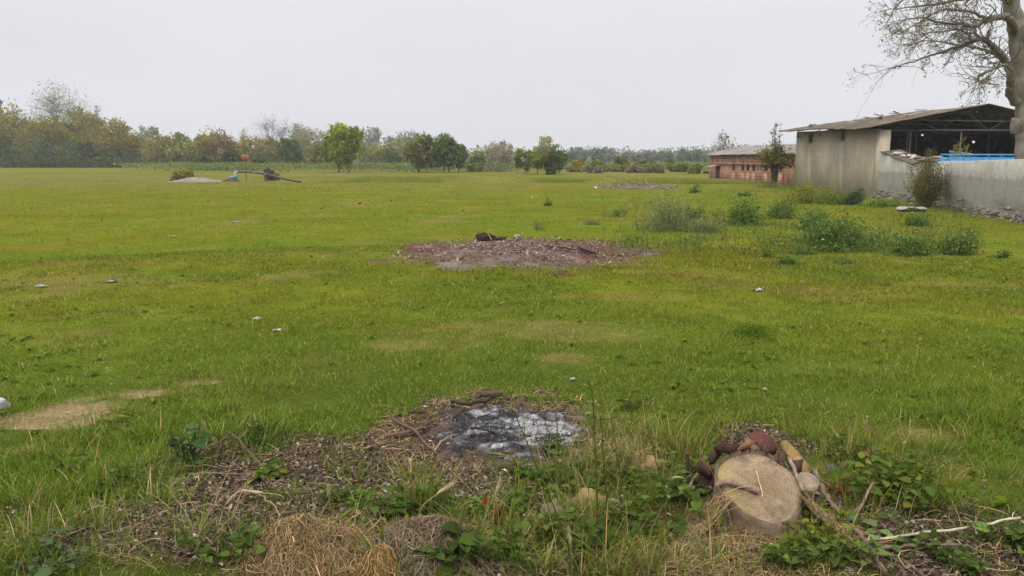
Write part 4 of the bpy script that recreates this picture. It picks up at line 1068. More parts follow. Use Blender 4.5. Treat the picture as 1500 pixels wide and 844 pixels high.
for k in range(120):
    xx, yy = in_ell(1, (c0[0], c0[1], 2.2, 1.7)); p = np.array([xx[0], yy[0], float(hf(xx, yy)[0])]); d = rdir(1)[0]; d[2] = abs(d[2]) * .35
    tube(q, [p - d * .3, p + d * (.3 + .5 * rng.random())], .018, 4, tint((.20, .15, .10), 1, .35)[0], cap=False)
tag(q.build('brushwood', M_TWIG, r_, origin=tuple(c0)), kind='stuff')
xx, yy = in_ell(34, (c0[0], c0[1], 2.8, 1.9)); q = MB(); quads(q, np.c_[xx, yy, hf(xx, yy) + .06], .13 * np.exp(rng.normal(0, .5, 34)), tint((.42, .39, .34), 34, .2, .04), .5, .7); tag(q.build('scraps', M_SCRAP, r_, origin=tuple(c0)), kind='stuff')

# ------------------------------------------------------------------ weed clumps on the right of the field
def clump(name, label, px, base, top, wpx, col, leaf=.07, n=1500, cat='weed', group='weed clumps on the right of the field', upright=.5, depth=.8, col2=None):
    leaf = leaf * .62; n = int(n * 2.3); col = np.array(col) * 1.5; col2 = None if col2 is None else np.array(col2) * 1.5
    g = G(px, base); Y = g[1]; sc_ = math.hypot(Y, CAM_H) / FPX
    wd = wpx * sc_ * 1.12; hh = (base - top) * sc_ * (.82 if top > 300 else .88)
    c0 = np.array([g[0], Y + wd * depth * .35, 0]); c0[2] = float(H(c0[0], c0[1]))
    root = thing(name, label, cat, tuple(c0), group)
    sb, lb = MB(), MB()
    k = max(14, int(n / 28)); a = rng.random(k) * 6.283; r = np.abs(rng.normal(0, .42, k)) * wd / 2 * 1.15
    sx, sy = c0[0] + np.cos(a) * r, c0[1] + np.sin(a) * r * depth
    P = np.c_[sx, sy, H(sx, sy) - .01]; env = np.sqrt(np.maximum(.12, 1 - np.minimum(1, r / (wd / 2) * .9) ** 2))
    hs_ = hh * 1.15 * env * (.25 + .75 * rng.random(k)) * np.clip(.1 + 1.7 * fbm(sx / (.22 * wd + .05), sy / (.22 * wd + .05), int(px), 2), .2, 1.3)
    ribbons(sb, P, a, hs_, .012, (.1 + .4 * rng.random(k)) * (1.3 - upright), .3 * np.ones(k), tint(np.array(col) * .9, k, .2), 3)
    m = max(6, n // k); 
    for s_ in range(m):
        t_ = .1 + .9 * rng.random(k) ** .75
        tilt = (.15 + .5 * rng.random(k)) * (1.3 - upright)
        cp = P + np.c_[np.cos(a) * np.sin(tilt) * hs_ * t_, np.sin(a) * np.sin(tilt) * hs_ * t_, np.cos(tilt * .8) * hs_ * t_] + rng.normal(0, .045 * (wd + .3), (k, 3)) * [1, 1, .6]
        cp[:, 2] = np.maximum(cp[:, 2], c0[2] + .01)
        bc = np.array(col if (col2 is None or rng.random() < .6) else col2)
        quads(lb, cp, leaf * np.exp(rng.normal(0, .3, k)), tint(bc, k, .28), .5, .35)
    st_ = sb.build('stems', M_LEAF, root, origin=tuple(c0)); lb.build('leaves', M_LEAF, root, origin=tuple(c0))
    if k > 60: tag(st_, kind='stuff')
BG_ = (.080, .116, .028); DGW = (.058, .094, .020); YG = (.12, .13, .015); GG = (.12, .138, .055)
clump('weed_clump', 'large pale grey green feathery weed clump, leftmost of the big ones', 985, 340, 288, 84, GG, .07, 2200, upright=.9)
clump('weed_clump', 'low grey green feathery weeds right beside the large pale feathery clump', 1035, 342, 304, 66, GG, .06, 1400, upright=.8)
clump('weed_clump', 'dark weed tuft showing between the pale feathery clumps', 1018, 322, 297, 26, DGW, .08, 450)
clump('weed_clump', 'dark green bushy weed clump right of the feathery pair', 1093, 331, 294, 66, DGW, .085, 1700, col2=BG_)
clump('weed_clump', 'medium green weed clump between the dark bushy one and the yellow green bush', 1150, 321, 293, 50, BG_, .085, 1100, col2=DGW)
clump('weed_clump', 'yellow green scrub bush against the foot of the tan shed wall', 1192, 299, 264, 74, YG, .10, 1600, col2=(.10, .12, .02))
clump('weed_clump', 'grey green scrub filling the gap between yellow green bush and dark teal plant', 1225, 300, 276, 44, BG_, .09, 900)
clump('weed_clump', 'dark teal upright leafy plant at the base of the tan shed wall', 1252, 301, 272, 34, (.045, .072, .030), .12, 650, upright=.8)
clump('weed_clump', 'bright low green weeds along the rubble left of the white sheet', 1300, 304, 289, 56, (.085, .14, .018), .09, 900)
clump('weed_clump', 'upper weed clump just behind the widest dark weed patch', 1200, 338, 306, 56, BG_, .085, 1300)
clump('weed_clump', 'widest dark green weed patch in the right half of the field', 1236, 369, 318, 128, DGW, .075, 4600, col2=BG_)
clump('weed_clump', 'wispy low weeds at the left foot of the widest dark patch', 1180, 374, 350, 40, BG_, .06, 500)
clump('weed_clump', 'rounded weed clump right of the widest dark patch', 1342, 376, 339, 60, DGW, .07, 1500, col2=BG_)
clump('weed_clump', 'rounded weed clump furthest right but for one tiny tuft', 1410, 374, 338, 56, DGW, .07, 1400, col2=BG_)
clump('weed_clump', 'small rounded weed clump below the white sheet and wall shrub', 1349, 332, 309, 44, DGW, .08, 900, col2=BG_)
clump('weed_clump', 'tiny weed tuft near the right edge of the field', 1470, 379, 366, 26, DGW, .05, 260)
clump('weed_clump', 'flat dark weed tuft left of the flat pair below the big patch', 1127, 378, 368, 28, DGW, .05, 260)
clump('weed_clump', 'flat dark weed tuft right of the flat pair below the big patch', 1158, 389, 377, 36, DGW, .05, 360)
clump('weed_clump', 'low flat weeds directly in front of the widest dark patch', 1246, 388, 374, 44, BG_, .05, 420)
clump('weed_clump', 'small upright dark weed in the middle of the far field', 803, 302, 286, 14, DGW, .08, 260, upright=.9)
clump('weed_clump', 'thin tall wispy weed above the reddish burnt patch', 787, 338, 304, 26, (.11, .11, .04), .035, 260, upright=.95)
clump('weed_clump', 'small weed tuft right of the thin wispy weed', 868, 330, 312, 30, (.10, .12, .035), .05, 300)
clump('weed_clump', 'low green tuft left of the large pale feathery clump', 905, 318, 304, 30, (.09, .12, .03), .06, 320)
clump('weed_clump', 'small dark tuft in the far field left of the barn', 1018, 283, 268, 16, DGW, .11, 260)
clump('weed_clump', 'second small dark tuft in the far field near the pollard', 1090, 288, 279, 22, DGW, .1, 260)
clump('weed_clump', 'scraggly weeds at the foot of the pollarded tree', 1133, 276, 266, 40, (.10, .12, .02), .1, 360)
clump('weed_clump', 'dark tuft of long grass in the middle of the right hand lawn', 1108, 497, 478, 70, (.06, .10, .008), .03, 900, 'weed', None, .4)
def scrap(px, py, r, label, col=(.72, .71, .68), name='litter', group='litter scraps on the grass', flat=.35):
    r = r * (.6 if name == 'litter' else 1); col = tuple(np.array(col) * (.5 if name == 'litter' else .6)); g = G(px, py); q = MB(); V, F = ICO2
    k = np.array([1 + 1.5 * mnoise.noise(Vector(v * 2.6) + Vector((px, py, 0))) for v in V])
    q.add(V * k[:, None] * r * [1, .8, flat] + g + [0, 0, r * flat * .6 + .012], F, col=np.array(col)); tag(q.build(name, M_SCRAP, origin=tuple(g)), label, 'litter', group)
scrap(1112, 427, .075, 'small crumpled white scrap on the lawn below the weed clumps')
scrap(1174, 415, .055, 'faint whitish scrap right of the crumpled white one', (.55, .52, .42), flat=.2)
scrap(377, 469, .06, 'white scrap with a dry twig tuft in the left lawn'); scrap(406, 486, .055, 'pale grey scrap just right of the twig tuft')
scrap(252, 347, .09, 'pale speck far out in the left lawn', (.65, .65, .5), flat=.25); scrap(840, 558, .035, 'pale stone like scrap above the ash patch', (.55, .53, .45))
scrap(1120, 573, .035, 'pale flat chip on the lawn above the stump', (.42, .36, .28), flat=.3); scrap(345, 326, .13, 'larger pale scrap far out left of the burnt patch', (.5, .45, .36), flat=.2)
scrap(1318, 694, .05, 'pale bark chip in the grass right of the stump', (.45, .38, .28), flat=.2); scrap(162, 414, .12, 'pale chip in the dry patch at left', (.45, .38, .28), flat=.15); scrap(60, 421, .1, 'white chip at the left end of the dry patch', (.6, .57, .5), flat=.2)
scrap(3, 600, .048, 'white plastic bag cut by the left edge beside the bare soil', (.62, .62, .64), 'plastic_bag', None, 1.0)
g = G(1336, 309); q = MB(); NB = 12; uu = np.linspace(-.5, .5, NB); X, Y = np.meshgrid(uu * .95, uu * .9)
Z = .01 + .16 * fbm(X * 5, Y * 5, 71, 3) * sst(.55, .3, np.abs(X)) - .02 * Y + .03; i = (np.arange(NB - 1)[:, None] * NB + np.arange(NB - 1)[None, :]).ravel()
q.add(np.c_[(X + .25 * Y).ravel(), Y.ravel(), Z.ravel()] + g, np.stack([i, i + 1, i + NB + 1, i + NB], 1), col=(.27, .265, .25)); ob = q.build('white_sheet', M_SCRAP, smooth=True, origin=tuple(g)); ob.modifiers.new('thick', 'SOLIDIFY').thickness = .02
tag(ob, 'white crumpled sheet lying against the rubble at the wall foot', 'sheet')

# ------------------------------------------------------------------ far reddish burnt patch
def farcol(x, y, cc):
    r_ = np.array([.105, .045, .030]); gy_ = np.array([.20, .155, .13]); a = sst(.45, .6, fbm(x / .8, y / .8, 702, 4))[:, None]; b_ = sst(.52, .66, fbm(x / .35, y / .5, 703, 4))[:, None]
    k = cc.mean(1, keepdims=True) / .09
    return (cc * (1 - a) + r_ * k * a) * (1 - b_ * .7) + gy_ * k * b_ * .7
fe = (E_FAR[0], E_FAR[1], E_FAR[2] * .98, E_FAR[3] * .98)
fr, fc, fh = heap('burnt_patch', 'wide reddish brown patch of ash and wood chips in the middle of the field', 'burnt patch', fe, .05, (.095, .066, .050), M_SOIL, .8, .045, .45, 21, .75, .4, farcol)
n = 20000; xx, yy = in_ell(n, fe, 1.3, .6); pal = np.array([(.22, .165, .135), (.13, .065, .045), (.05, .035, .03), (.17, .095, .066), (.32, .26, .22)])
s_ = rng.random(n) < (ell(xx, yy, fe, .6, .8, .6, 21) + .03) * (.25 + 1.2 * fbm(xx / .5, yy / .5, 77, 3)); xx, yy = xx[s_], yy[s_]; n = len(xx)
q = MB(); quads(q, np.c_[xx, yy, np.maximum(fh(xx, yy), H(xx, yy)) + .012], .034 * np.exp(rng.normal(0, .5, n)), pal[rng.integers(5, size=n)] * np.exp(rng.normal(0, .25, (n, 1))), .35, .8); tag(q.build('wood_chips', M_DRY, fr, origin=tuple(fc)), kind='stuff')
def stick(name, label, pts, r, col, cat='stick', group=None, n=7, lift=.0, mat=None, jit=.004, r1=None):
    P = []
    for p in pts:
        g = G(p[0], p[1]); g[2] += r * .8 + lift + (p[2] if len(p) > 2 else 0); P.append(g)
    P = smooth_path(P, 5, jit); q = MB(); cc = np.array(col) * (.8 + .4 * rng.random((len(P), 1)))
    tube(q, P, np.linspace(r, r * .6 if r1 is None else r1, len(P)), n, cc, wob=.12); ob = q.build(name, mat or M_TWIG, None, True, origin=tuple(P[0])); return tag(ob, label, cat, group)
g = G(712, 353); rt = thing('burnt_stump', 'small dark burnt stump on the back rim of the reddish patch', 'stump', tuple(g)); q = MB(); rock(q, g + [0, .05, .06], (.15, .10, .10), (.04, .022, .016), ICO3, .9, 5, 0); rock(q, g + [.2, .08, .03], (.2, .06, .05), (.06, .032, .024), ICO3, .8, 6, 0); rock(q, g + [-.12, .02, .03], (.1, .07, .05), (.05, .03, .02), ICO3, .9, 8, .5); q.build('charred_wood', M_BARK, rt, origin=tuple(g))
q = MB(); tube(q, [g + [.05, -.05, .15], g + [.12, -.12, .04]], .008, 5, (.35, .27, .2)); tube(q, [g + [.02, 0, .2], g + [.10, .03, .22]], .008, 5, (.3, .22, .16)); q.build('splinter', M_TWIG, rt, origin=tuple(g))
stick('charred_stick', 'charred branch lying on the right part of the reddish patch', [(800, 366, .06), (830, 371, .08), (862, 376, .06), (874, 377, .05)], .014, (.035, .022, .018))
stick('charred_stick', 'short charred log at the front right of the reddish patch', [(848, 373, .1), (872, 378, .06)], .03, (.05, .028, .022))
scrap(757, 349, .08, 'pale stone on the back rim of the reddish patch', (.42, .35, .28), 'stone', None, .5)

# ------------------------------------------------------------------ near fire site
def ashcol(x, y, cc):
    d = np.hypot((x - E_ASH[0]) / E_ASH[2], (y - E_ASH[1]) / E_ASH[3])
    w_ = sst(.40, .76, fbm(x / .11, y / .08, 711, 5) + .16 * (1 - d) - .02 + .17 * ((x - E_ASH[0]) / E_ASH[2]) - .03)[:, None]
    sp_ = sst(.5, .62, fbm(x / .035, y / .035, 712, 3))[:, None]
    black = np.array([.022, .021, .023]); ash = np.array([.30, .29, .30]); br_ = np.array([.08, .055, .04])
    e_ = sst(.55, 1.05, d + .9 * (fbm(x / .1, y / .1, 713, 4) - .5))[:, None]
    c = black * (1 - w_) + ash * w_; c = c * (1 - .7 * sp_) + black * 1.6 * .7 * sp_
    return c * (1 - e_) + br_ * e_
ar, ac, ah = heap('ash_patch', 'round patch of white ash and black charcoal from a fire', 'ash patch', E_ASH, .03, (.1, .1, .1), solidmat('ash', .97, .05, 40, .35, .8, 70, bdist=.01), .8, .012, .12, 31, .6, .3, ashcol)
n = 4200; xx, yy = in_ell(n, E_ASH, 1.3, .6); q = MB(); pal = np.array([(.02, .02, .022), (.03, .028, .03), (.24, .23, .24), (.10, .095, .095), (.06, .045, .035)])
quads(q, np.c_[xx, yy, np.maximum(ah(xx, yy), H(xx, yy)) + .006], .012 * np.exp(rng.normal(0, .5, n)), pal[rng.integers(5, size=n)] * np.exp(rng.normal(0, .2, (n, 1))), .45, .5); tag(q.build('charcoal_bits', M_DRY, ar, origin=tuple(ac)), kind='stuff')
for k, (a, lab) in enumerate(((([(662, 597, .03), (690, 604, .05), (720, 597, .06), (735, 588, .04)]), 'dark charred branch curving over the back rim of the ash'), (([(700, 592, .05), (718, 590, .05), (734, 589, .05)]), 'thick short log end on the back rim of the ash'),
    (([(600, 614, .04), (622, 618, .06), (628, 630, .05), (615, 642, .03), (580, 646, .02)]), 'dark curled root left of the ash'), (([(566, 645, .02), (600, 643, .04), (625, 640, .05)]), 'brown root lying left of the ash below the curled one'),
    (([(690, 640, .05), (705, 644, .06), (724, 646, .05)]), 'charred stick lying on the ash'), (([(575, 620, .02), (600, 640, .05), (622, 660, .04), (640, 672, .02)]), 'brown root crossing toward the front of the ash'),
    (([(870, 610, .02), (880, 625, .04), (905, 618, .03)]), 'brown root right of the ash'), (([(632, 671, .01), (650, 656, .05), (672, 648, .05)]), 'thin pale twig arching in front of the ash'))):
    stick('root_branch', lab, a, (.014, .024, .013, .012, .010, .011, .012, .005)[k], ((.04, .028, .022), (.09, .055, .04), (.06, .04, .03), (.13, .085, .055), (.03, .025, .022), (.10, .065, .045), (.09, .06, .04), (.25, .2, .13))[k], 'branch', 'roots and sticks around the ash')

# ------------------------------------------------------------------ tree stump
SC = np.array(AT(1113, 712, 3.62)); SG = np.array([SC[0], SC[1] + .02, float(H(SC[0], SC[1]))])
stump = thing('tree_stump', 'broad sawn tree stump with pale tilted cut face in dry straw', 'stump', tuple(SG)); StO = tuple(SG)
nn_ = np.array([-.20, -.58, .80]); nn_ /= np.linalg.norm(nn_); uu_ = np.cross([0, 1, 0], nn_); uu_ /= np.linalg.norm(uu_); vv_ = np.cross(nn_, uu_)
def FACE(px, py, lift=0.0):
    r = ray(px, py); o_ = np.array([0, 0, CAM_H]); t_ = np.dot(SC - o_, nn_) / np.dot(r, nn_); return o_ + r * t_ + nn_ * lift
NA, NR = 96, 22; th_ = np.arange(NA) * 2 * math.pi / NA
def outline(th): return (.176 * (1 + .13 * np.cos(2 * (th + 1.05)) + .04 * np.sin(3 * th + .6) + .03 * np.sin(5 * th + 2)))
V = [SC + nn_ * .012]; cc = []
for r in range(1, NR + 1):
    f = r / NR; rad = outline(th_) * f
    zn = .012 * (1 - f ** 3) + .0035 * np.sin(rad * math.sin(1.0) * 180 + 3 * np.cos(th_)) * .4
    V += list(SC + rad[:, None] * (np.cos(th_)[:, None] * uu_ + np.sin(th_)[:, None] * vv_) + zn[:, None] * nn_)
V = np.array(V); ii = np.arange(NA); F3 = np.stack([np.zeros(NA, int), 1 + ii, 1 + (ii + 1) % NA], 1)
F4 = np.concatenate([np.stack([1 + (r - 1) * NA + ii, 1 + r * NA + ii, 1 + r * NA + (ii + 1) % NA, 1 + (r - 1) * NA + (ii + 1) % NA], 1) for r in range(1, NR)])
mcut, t, o = newmat('sawn_wood'); tc = N(t, 'ShaderNodeTexCoord'); v = tc.outputs['Object']
sub = N(t, 'ShaderNodeVectorMath', operation='SUBTRACT'); t.links.new(v, sub.inputs[0]); sub.inputs[1].default_value = tuple(SC - SG + uu_ * .02 - vv_ * .01)
nzv = N(t, 'ShaderNodeTexNoise'); nzv.inputs['Scale'].default_value = 9; t.links.new(v, nzv.inputs['Vector'])
ln = N(t, 'ShaderNodeVectorMath', operation='LENGTH'); t.links.new(sub.outputs[0], ln.inputs[0])
rad = math2(t, 'ADD', ln.outputs['Value'], mapr(t, nzv.outputs[0], 0, 1, -.02, .02))
ring = math2(t, 'SINE', math2(t, 'MULTIPLY', rad, 420), 0)
dt = N(t, 'ShaderNodeVectorMath', operation='DOT_PRODUCT'); t.links.new(v, dt.inputs[0]); dt.inputs[1].default_value = tuple(uu_ * .8 + vv_ * .6)
saw = N(t, 'ShaderNodeTexNoise'); saw.inputs['Scale'].default_value = 1.0; saw.inputs['Detail'].default_value = 3
cbn = N(t, 'ShaderNodeCombineXYZ'); t.links.new(math2(t, 'MULTIPLY', dt.outputs['Value'], 150), cbn.inputs[0]); t.links.new(cbn.outputs[0], saw.inputs['Vector'])
c = mixc(t, mapr(t, rad, .03, .2, 0, 1), (.19, .13, .075), (.33, .25, .16))
c = mixc(t, 1.0, c, mapr(t, ring, -1, 1, .88, 1.10), 'MULTIPLY'); c = mixc(t, 1.0, c, mapr(t, saw.outputs[0], .3, .7, .68, 1.25), 'MULTIPLY')
ang = N(t, 'ShaderNodeTexNoise'); ang.inputs['Scale'].default_value = 1; ang.inputs['Detail'].default_value = 2
nv = N(t, 'ShaderNodeVectorMath', operation='NORMALIZE'); t.links.new(sub.outputs[0], nv.inputs[0])
sc2 = N(t, 'ShaderNodeVectorMath', operation='SCALE'); sc2.inputs['Scale'].default_value = 7; t.links.new(nv.outputs[0], sc2.inputs[0]); t.links.new(sc2.outputs[0], ang.inputs['Vector'])
c = mixc(t, mapr(t, math2(t, 'ABSOLUTE', math2(t, 'SUBTRACT', ang.outputs[0], .5), 0), 0, .012, .75, 0), c, (.05, .035, .025))
c = mixc(t, mapr(t, noise_node(t, v, 8, 5, .7), .44, .66, 0, .85), c, (.115, .078, .048))
c = mixc(t, mapr(t, noise_node(t, v, 26, 4, .7), .52, .7, 0, .6), c, (.09, .065, .045))
dl = N(t, 'ShaderNodeVectorMath', operation='DOT_PRODUCT'); t.links.new(sub.outputs[0], dl.inputs[0]); dl.inputs[1].default_value = tuple(-uu_)
c = mixc(t, math2(t, 'MULTIPLY', mapr(t, dl.outputs['Value'], .06, .15, 0, .8), mapr(t, noise_node(t, v, 12, 3, .6), .35, .6, .2, 1)), c, (.25, .19, .06))
p = N(t, 'ShaderNodeBsdfPrincipled'); p.inputs['Roughness'].default_value = .85; p.inputs['Specular IOR Level'].default_value = .2; t.links.new(c, p.inputs['Base Color'])
b = N(t, 'ShaderNodeBump'); b.inputs['Strength'].default_value = .5; b.inputs['Distance'].default_value = .004; t.links.new(math2(t, 'ADD', saw.outputs[0], noise_node(t, v, 60, 4, .7)), b.inputs['Height']); t.links.new(b.outputs[0], p.inputs['Normal']); t.links.new(p.outputs[0], o.inputs[0])
q = MB(); q.add(V, F3, F4); q.build('cut_face', mcut, stump, True, origin=StO)
q = MB(); rows = []; NL = 9
for l in range(NL):
    f = l / (NL - 1); rad = outline(th_) * (1.0 + .012 * (l > 0) + .22 * f ** 1.5) + (.006 if l else 0) + .012 * (fbm(np.cos(th_) * 3 + 9, np.sin(th_) * 3 + f * 4 + 9, 721, 4) - .5) * 2 * (l > 0)
    rim = SC + rad[:, None] * (np.cos(th_)[:, None] * uu_ + np.sin(th_)[:, None] * vv_)
    if l == 1: rim = rim + nn_ * (.012 + .03 * np.clip(np.sin(th_ - .1), 0, 1) * fbm(np.cos(th_) * 4 + 5, np.sin(th_) * 4 + 5, 722, 3))[:, None]
    gz = SG[2] - .08
    if l > 1: rim[:, 2] = rim[:, 2] * (1 - (f - .1) / .9) + gz * (f - .1) / .9
    rows.append(rim)
V = np.concatenate(rows); F = np.concatenate([np.stack([l * NA + ii, (l + 1) * NA + ii, (l + 1) * NA + (ii + 1) % NA, l * NA + (ii + 1) % NA], 1) for l in range(NL - 1)])
q.add(V, F, col=np.array([.14, .10, .07]) * (.85 + .3 * rng.random((len(V), 1)))); q.build('bark', M_BARK, stump, origin=StO)
for k in range(7):                                # broken bark standing along the back rim
    a = .35 + k * .36 + rng.normal(0, .08); rad = float(outline(np.array(a))) * 1.28
    p = SC + rad * (math.cos(a) * uu_ + math.sin(a) * vv_); q = MB()
    shard(q, p + [0, .02, -.02 + .02 * rng.random()], (.045 + .03 * rng.random(), .008, .014 + .03 * rng.random()), tint((.075, .042, .028), 1, .45)[0]); q.build('bark_piece', M_BARK, stump, origin=StO)
def slab(name, pts, th, col, parent=None, label=None, cat=None, mat=None):
    """thick irregular plate through a loop of points"""
    P = np.array(pts, float); c_ = P.mean(0); nrm = np.cross(P[1] - P[0], P[2] - P[0]); nrm /= np.linalg.norm(nrm)
    n = len(P); V = np.concatenate([P, P - nrm * th, [c_ + nrm * th * .25], [c_ - nrm * th]]); i = np.arange(n); j = (i + 1) % n
    q = MB(); q.add(V, np.stack([i, i + n, j + n, j], 1), np.concatenate([np.stack([i, j, np.full(n, 2 * n)], 1), np.stack([j + n, i + n, np.full(n, 2 * n + 1)], 1)]), col=np.array(col) * (.8 + .4 * rng.random((2 * n + 2, 1))))
    ob = q.build(name, mat or M_BARK, parent, origin=StO if parent is not None else tuple(c_))
    if parent is None: tag(ob, label, cat)
    return ob
M_WOOD = solidmat('split_wood', .9, .1, 14, .5, .7, 50, stretch=(1, 1, .3))
p = [AT(a, b_, c_ - .17) for a, b_, c_ in ((1144, 646, 4.18), (1152, 645, 4.16), (1170, 662, 4.10), (1188, 684, 4.02), (1186, 694, 3.98), (1172, 690, 3.98), (1158, 672, 4.06))]
slab('wood_slab', p[::-1], .035, (.21, .135, .055), None, 'yellowish split wood slab leaning behind the right rim of the stump', 'wood slab', M_WOOD)
p = [AT(a, b_, c_ - .22) for a, b_, c_ in ((1096, 652, 4.10), (1098, 636, 4.16), (1106, 630, 4.2), (1118, 632, 4.2), (1132, 642, 4.18), (1140, 656, 4.12), (1122, 662, 4.08), (1108, 662, 4.07))]
slab('bark_chunk', p[::-1], .05, (.085, .032, .022), None, 'dark red brown bark chunk standing at the back of the stump', 'bark')
p = [AT(a, b_, c_ - .22) for a, b_, c_ in ((1090, 648, 4.06), (1094, 640, 4.09), (1105, 648, 4.08), (1116, 660, 4.04), (1108, 664, 4.03))]
slab('bark_chunk', p[::-1], .03, (.14, .095, .065), None, 'smaller paler bark chunk in front of the dark red one', 'bark')
q = MB(); ce = AT(1183, 704, 3.60); ax = np.array([.05, -.42, .9]); ax /= np.linalg.norm(ax)
tube(q, [ce - ax * .22 + [.03, .02, 0], ce - ax * .1, ce - ax * .012], [.05, .048, .055], 18, (.22, .17, .12), cap=False, wob=.05); q.build('side_shoot', M_BARK, stump, True, origin=StO)
q = MB(); NB = 24; a_ = np.arange(NB) * 2 * math.pi / NB; ua = np.cross(ax, [1, 0, 0]); ua /= np.linalg.norm(ua); va = np.cross(ax, ua)
rows = [ce + f * .056 * (np.cos(a_)[:, None] * ua + np.sin(a_)[:, None] * va) + ax * (-.012 if f == 1 else .004 if f > .5 else -.004) for f in (1, .9, .55)]
V = np.concatenate(rows + [[ce - ax * .006]]); jj = np.arange(NB); kk = (jj + 1) % NB
q.add(V, np.concatenate([np.stack([l * NB + jj, l * NB + kk, (l + 1) * NB + kk, (l + 1) * NB + jj], 1) for l in range(2)]), np.stack([2 * NB + jj, 2 * NB + kk, np.full(NB, 3 * NB)], 1), col=(.22, .17, .12)); q.build('shoot_end', M_WOOD, stump, True, origin=StO)
sr, scn, shf = heap('soil_heap', 'dark heap of soil bark and roots behind the stump', 'heap', (SC[0] + .02, SC[1] + .22, .36, .26), .15, (.055, .036, .025), M_SOIL, .7, .014, .10, 91, .5, .35)
q = MB(); n = 260; xx, yy = in_ell(n, (SC[0] + .02, SC[1] + .22, .36, .26))
for k in range(n): shard(q, (xx[k], yy[k], float(shf(xx[k:k + 1], yy[k:k + 1])[0]) + .004), (.010 + .022 * rng.random() ** 2, .006, .006 + .008 * rng.random()), tint(((.10, .06, .04), (.16, .11, .08), (.06, .035, .026))[k % 3], 1, .35)[0], .9)
tag(q.build('bark_crumbs', M_BARK, sr, origin=tuple(scn)), kind='stuff')
for k, pts in enumerate((((-.28, .30), (-.10, .24), (.05, .30), (.16, .26)), ((.0, .14), (.10, .24), (.22, .22), (.34, .12)), ((-.32, .16), (-.22, .26), (-.05, .34)))):
    P = [(SC[0] + a, SC[1] + b_, max(float(shf(np.array([SC[0] + a]), np.array([SC[1] + b_]))[0]), float(H(SC[0] + a, SC[1] + b_))) + .015) for a, b_ in pts]; P = smooth_path(P, 5, .003)
    q = MB(); tube(q, P, np.linspace(.009, .004, len(P)), 6, (.14, .10, .07), wob=.15); q.build('root', M_TWIG, sr, True, origin=tuple(scn))
def airstick(name, label, pts, r, col, cat='stick', r1=None, n=9, mat=None, group=None):
    P = smooth_path([FACE(*p) for p in pts], 5, .0015); q = MB(); tube(q, P, np.linspace(r, r1 or r, len(P)), n, np.array(col) * (.75 + .5 * rng.random((len(P), 1))), wob=.08)
    return tag(q.build(name, mat or M_TWIG, None, True, origin=tuple(P[0])), label, cat, group)
airstick('cut_stick', 'short thick cut stick lying across the front of the stump face', [(1050, 714, .02), (1062, 711, .03), (1080, 714, .03), (1098, 719, .03), (1111, 724, .028)], .013, (.17, .12, .085), r1=.017)
airstick('cut_stick', 'thin stick along the right rim of the stump face', [(1156, 677, .03), (1162, 690, .035), (1168, 706, .03), (1176, 722, .02)], .009, (.21, .16, .115))
airstick('thin_stalk', 'straw coloured stalk lying over the stump face', [(1108, 692, .012), (1113, 712, .02), (1117, 730, .014)], .0025, (.5, .38, .2), 'stalk')
g = G(1006, 722); q = MB(); tube(q, [g - [0, 0, .05], g + [.0, 0, .10], g + [-.002, 0, .215]], .009, 8, (.05, .026, .02), wob=.1); tag(q.build('iron_rod', M_STEEL, None, True, origin=tuple(g)), 'thin rusty iron rod standing upright left of the stump', 'rod')
stick('fallen_branch', 'brown branch running from the stump down to the bottom right', [(1190, 724, .12), (1203, 738, .06), (1222, 760, .04), (1242, 778, .03), (1264, 802, .03), (1280, 826, .02), (1296, 850, .02)], .014, (.15, .10, .075), 'branch', r1=.010)
stick('fallen_branch', 'short forked twig branching off the brown branch', [(1240, 776, .03), (1256, 760, .05), (1276, 738, .10)], .010, (.17, .12, .085), 'branch')
stick('fallen_branch', 'long pale stick lying level at the bottom right', [(1255, 802, .02), (1300, 799, .03), (1345, 796, .04), (1400, 792, .05), (1450, 786, .06), (1492, 781, .07)], .006, (.36, .30, .22), 'branch', r1=.006, jit=.0015)
stick('fallen_branch', 'long dark stick lying below the pale one', [(1238, 816, .02), (1290, 813, .02), (1340, 812, .03), (1400, 811, .03), (1425, 813, .02), (1455, 818, .01)], .009, (.13, .095, .07), 'branch')
for k, (a, lab) in enumerate((([(284, 686, .01), (306, 672, .06), (325, 662, .06), (337, 652, .08)], 'bent brown branch rising to the peak of the twig pile at left'), ([(337, 652, .08), (352, 662, .06), (372, 678, .03), (388, 692, .01)], 'bent brown branch falling right from the peak of the twig pile'),
   ([(262, 692, .02), (300, 690, .03), (330, 694, .02)], 'flat twig at the left foot of the twig pile'), ([(337, 654, .08), (322, 668, .05), (315, 690, .02)], 'thin brown branch in the middle of the twig pile'),
   ([(330, 745, .01), (350, 733, .04), (370, 732, .04), (392, 741, .03), (410, 760, .01)], 'pale arched branch below the twig pile'), ([(250, 722, .03), (290, 712, .07), (330, 716, .08), (380, 700, .03)], 'long thin twig lying left of the arched branch'))):
    stick('root_branch', lab, a, (.0065, .006, .005, .005, .006, .004)[k], ((.12, .08, .055), (.11, .075, .05), (.15, .11, .08), (.09, .06, .045), (.22, .165, .11), (.18, .13, .085))[k], 'branch', 'branches of the twig pile at left')
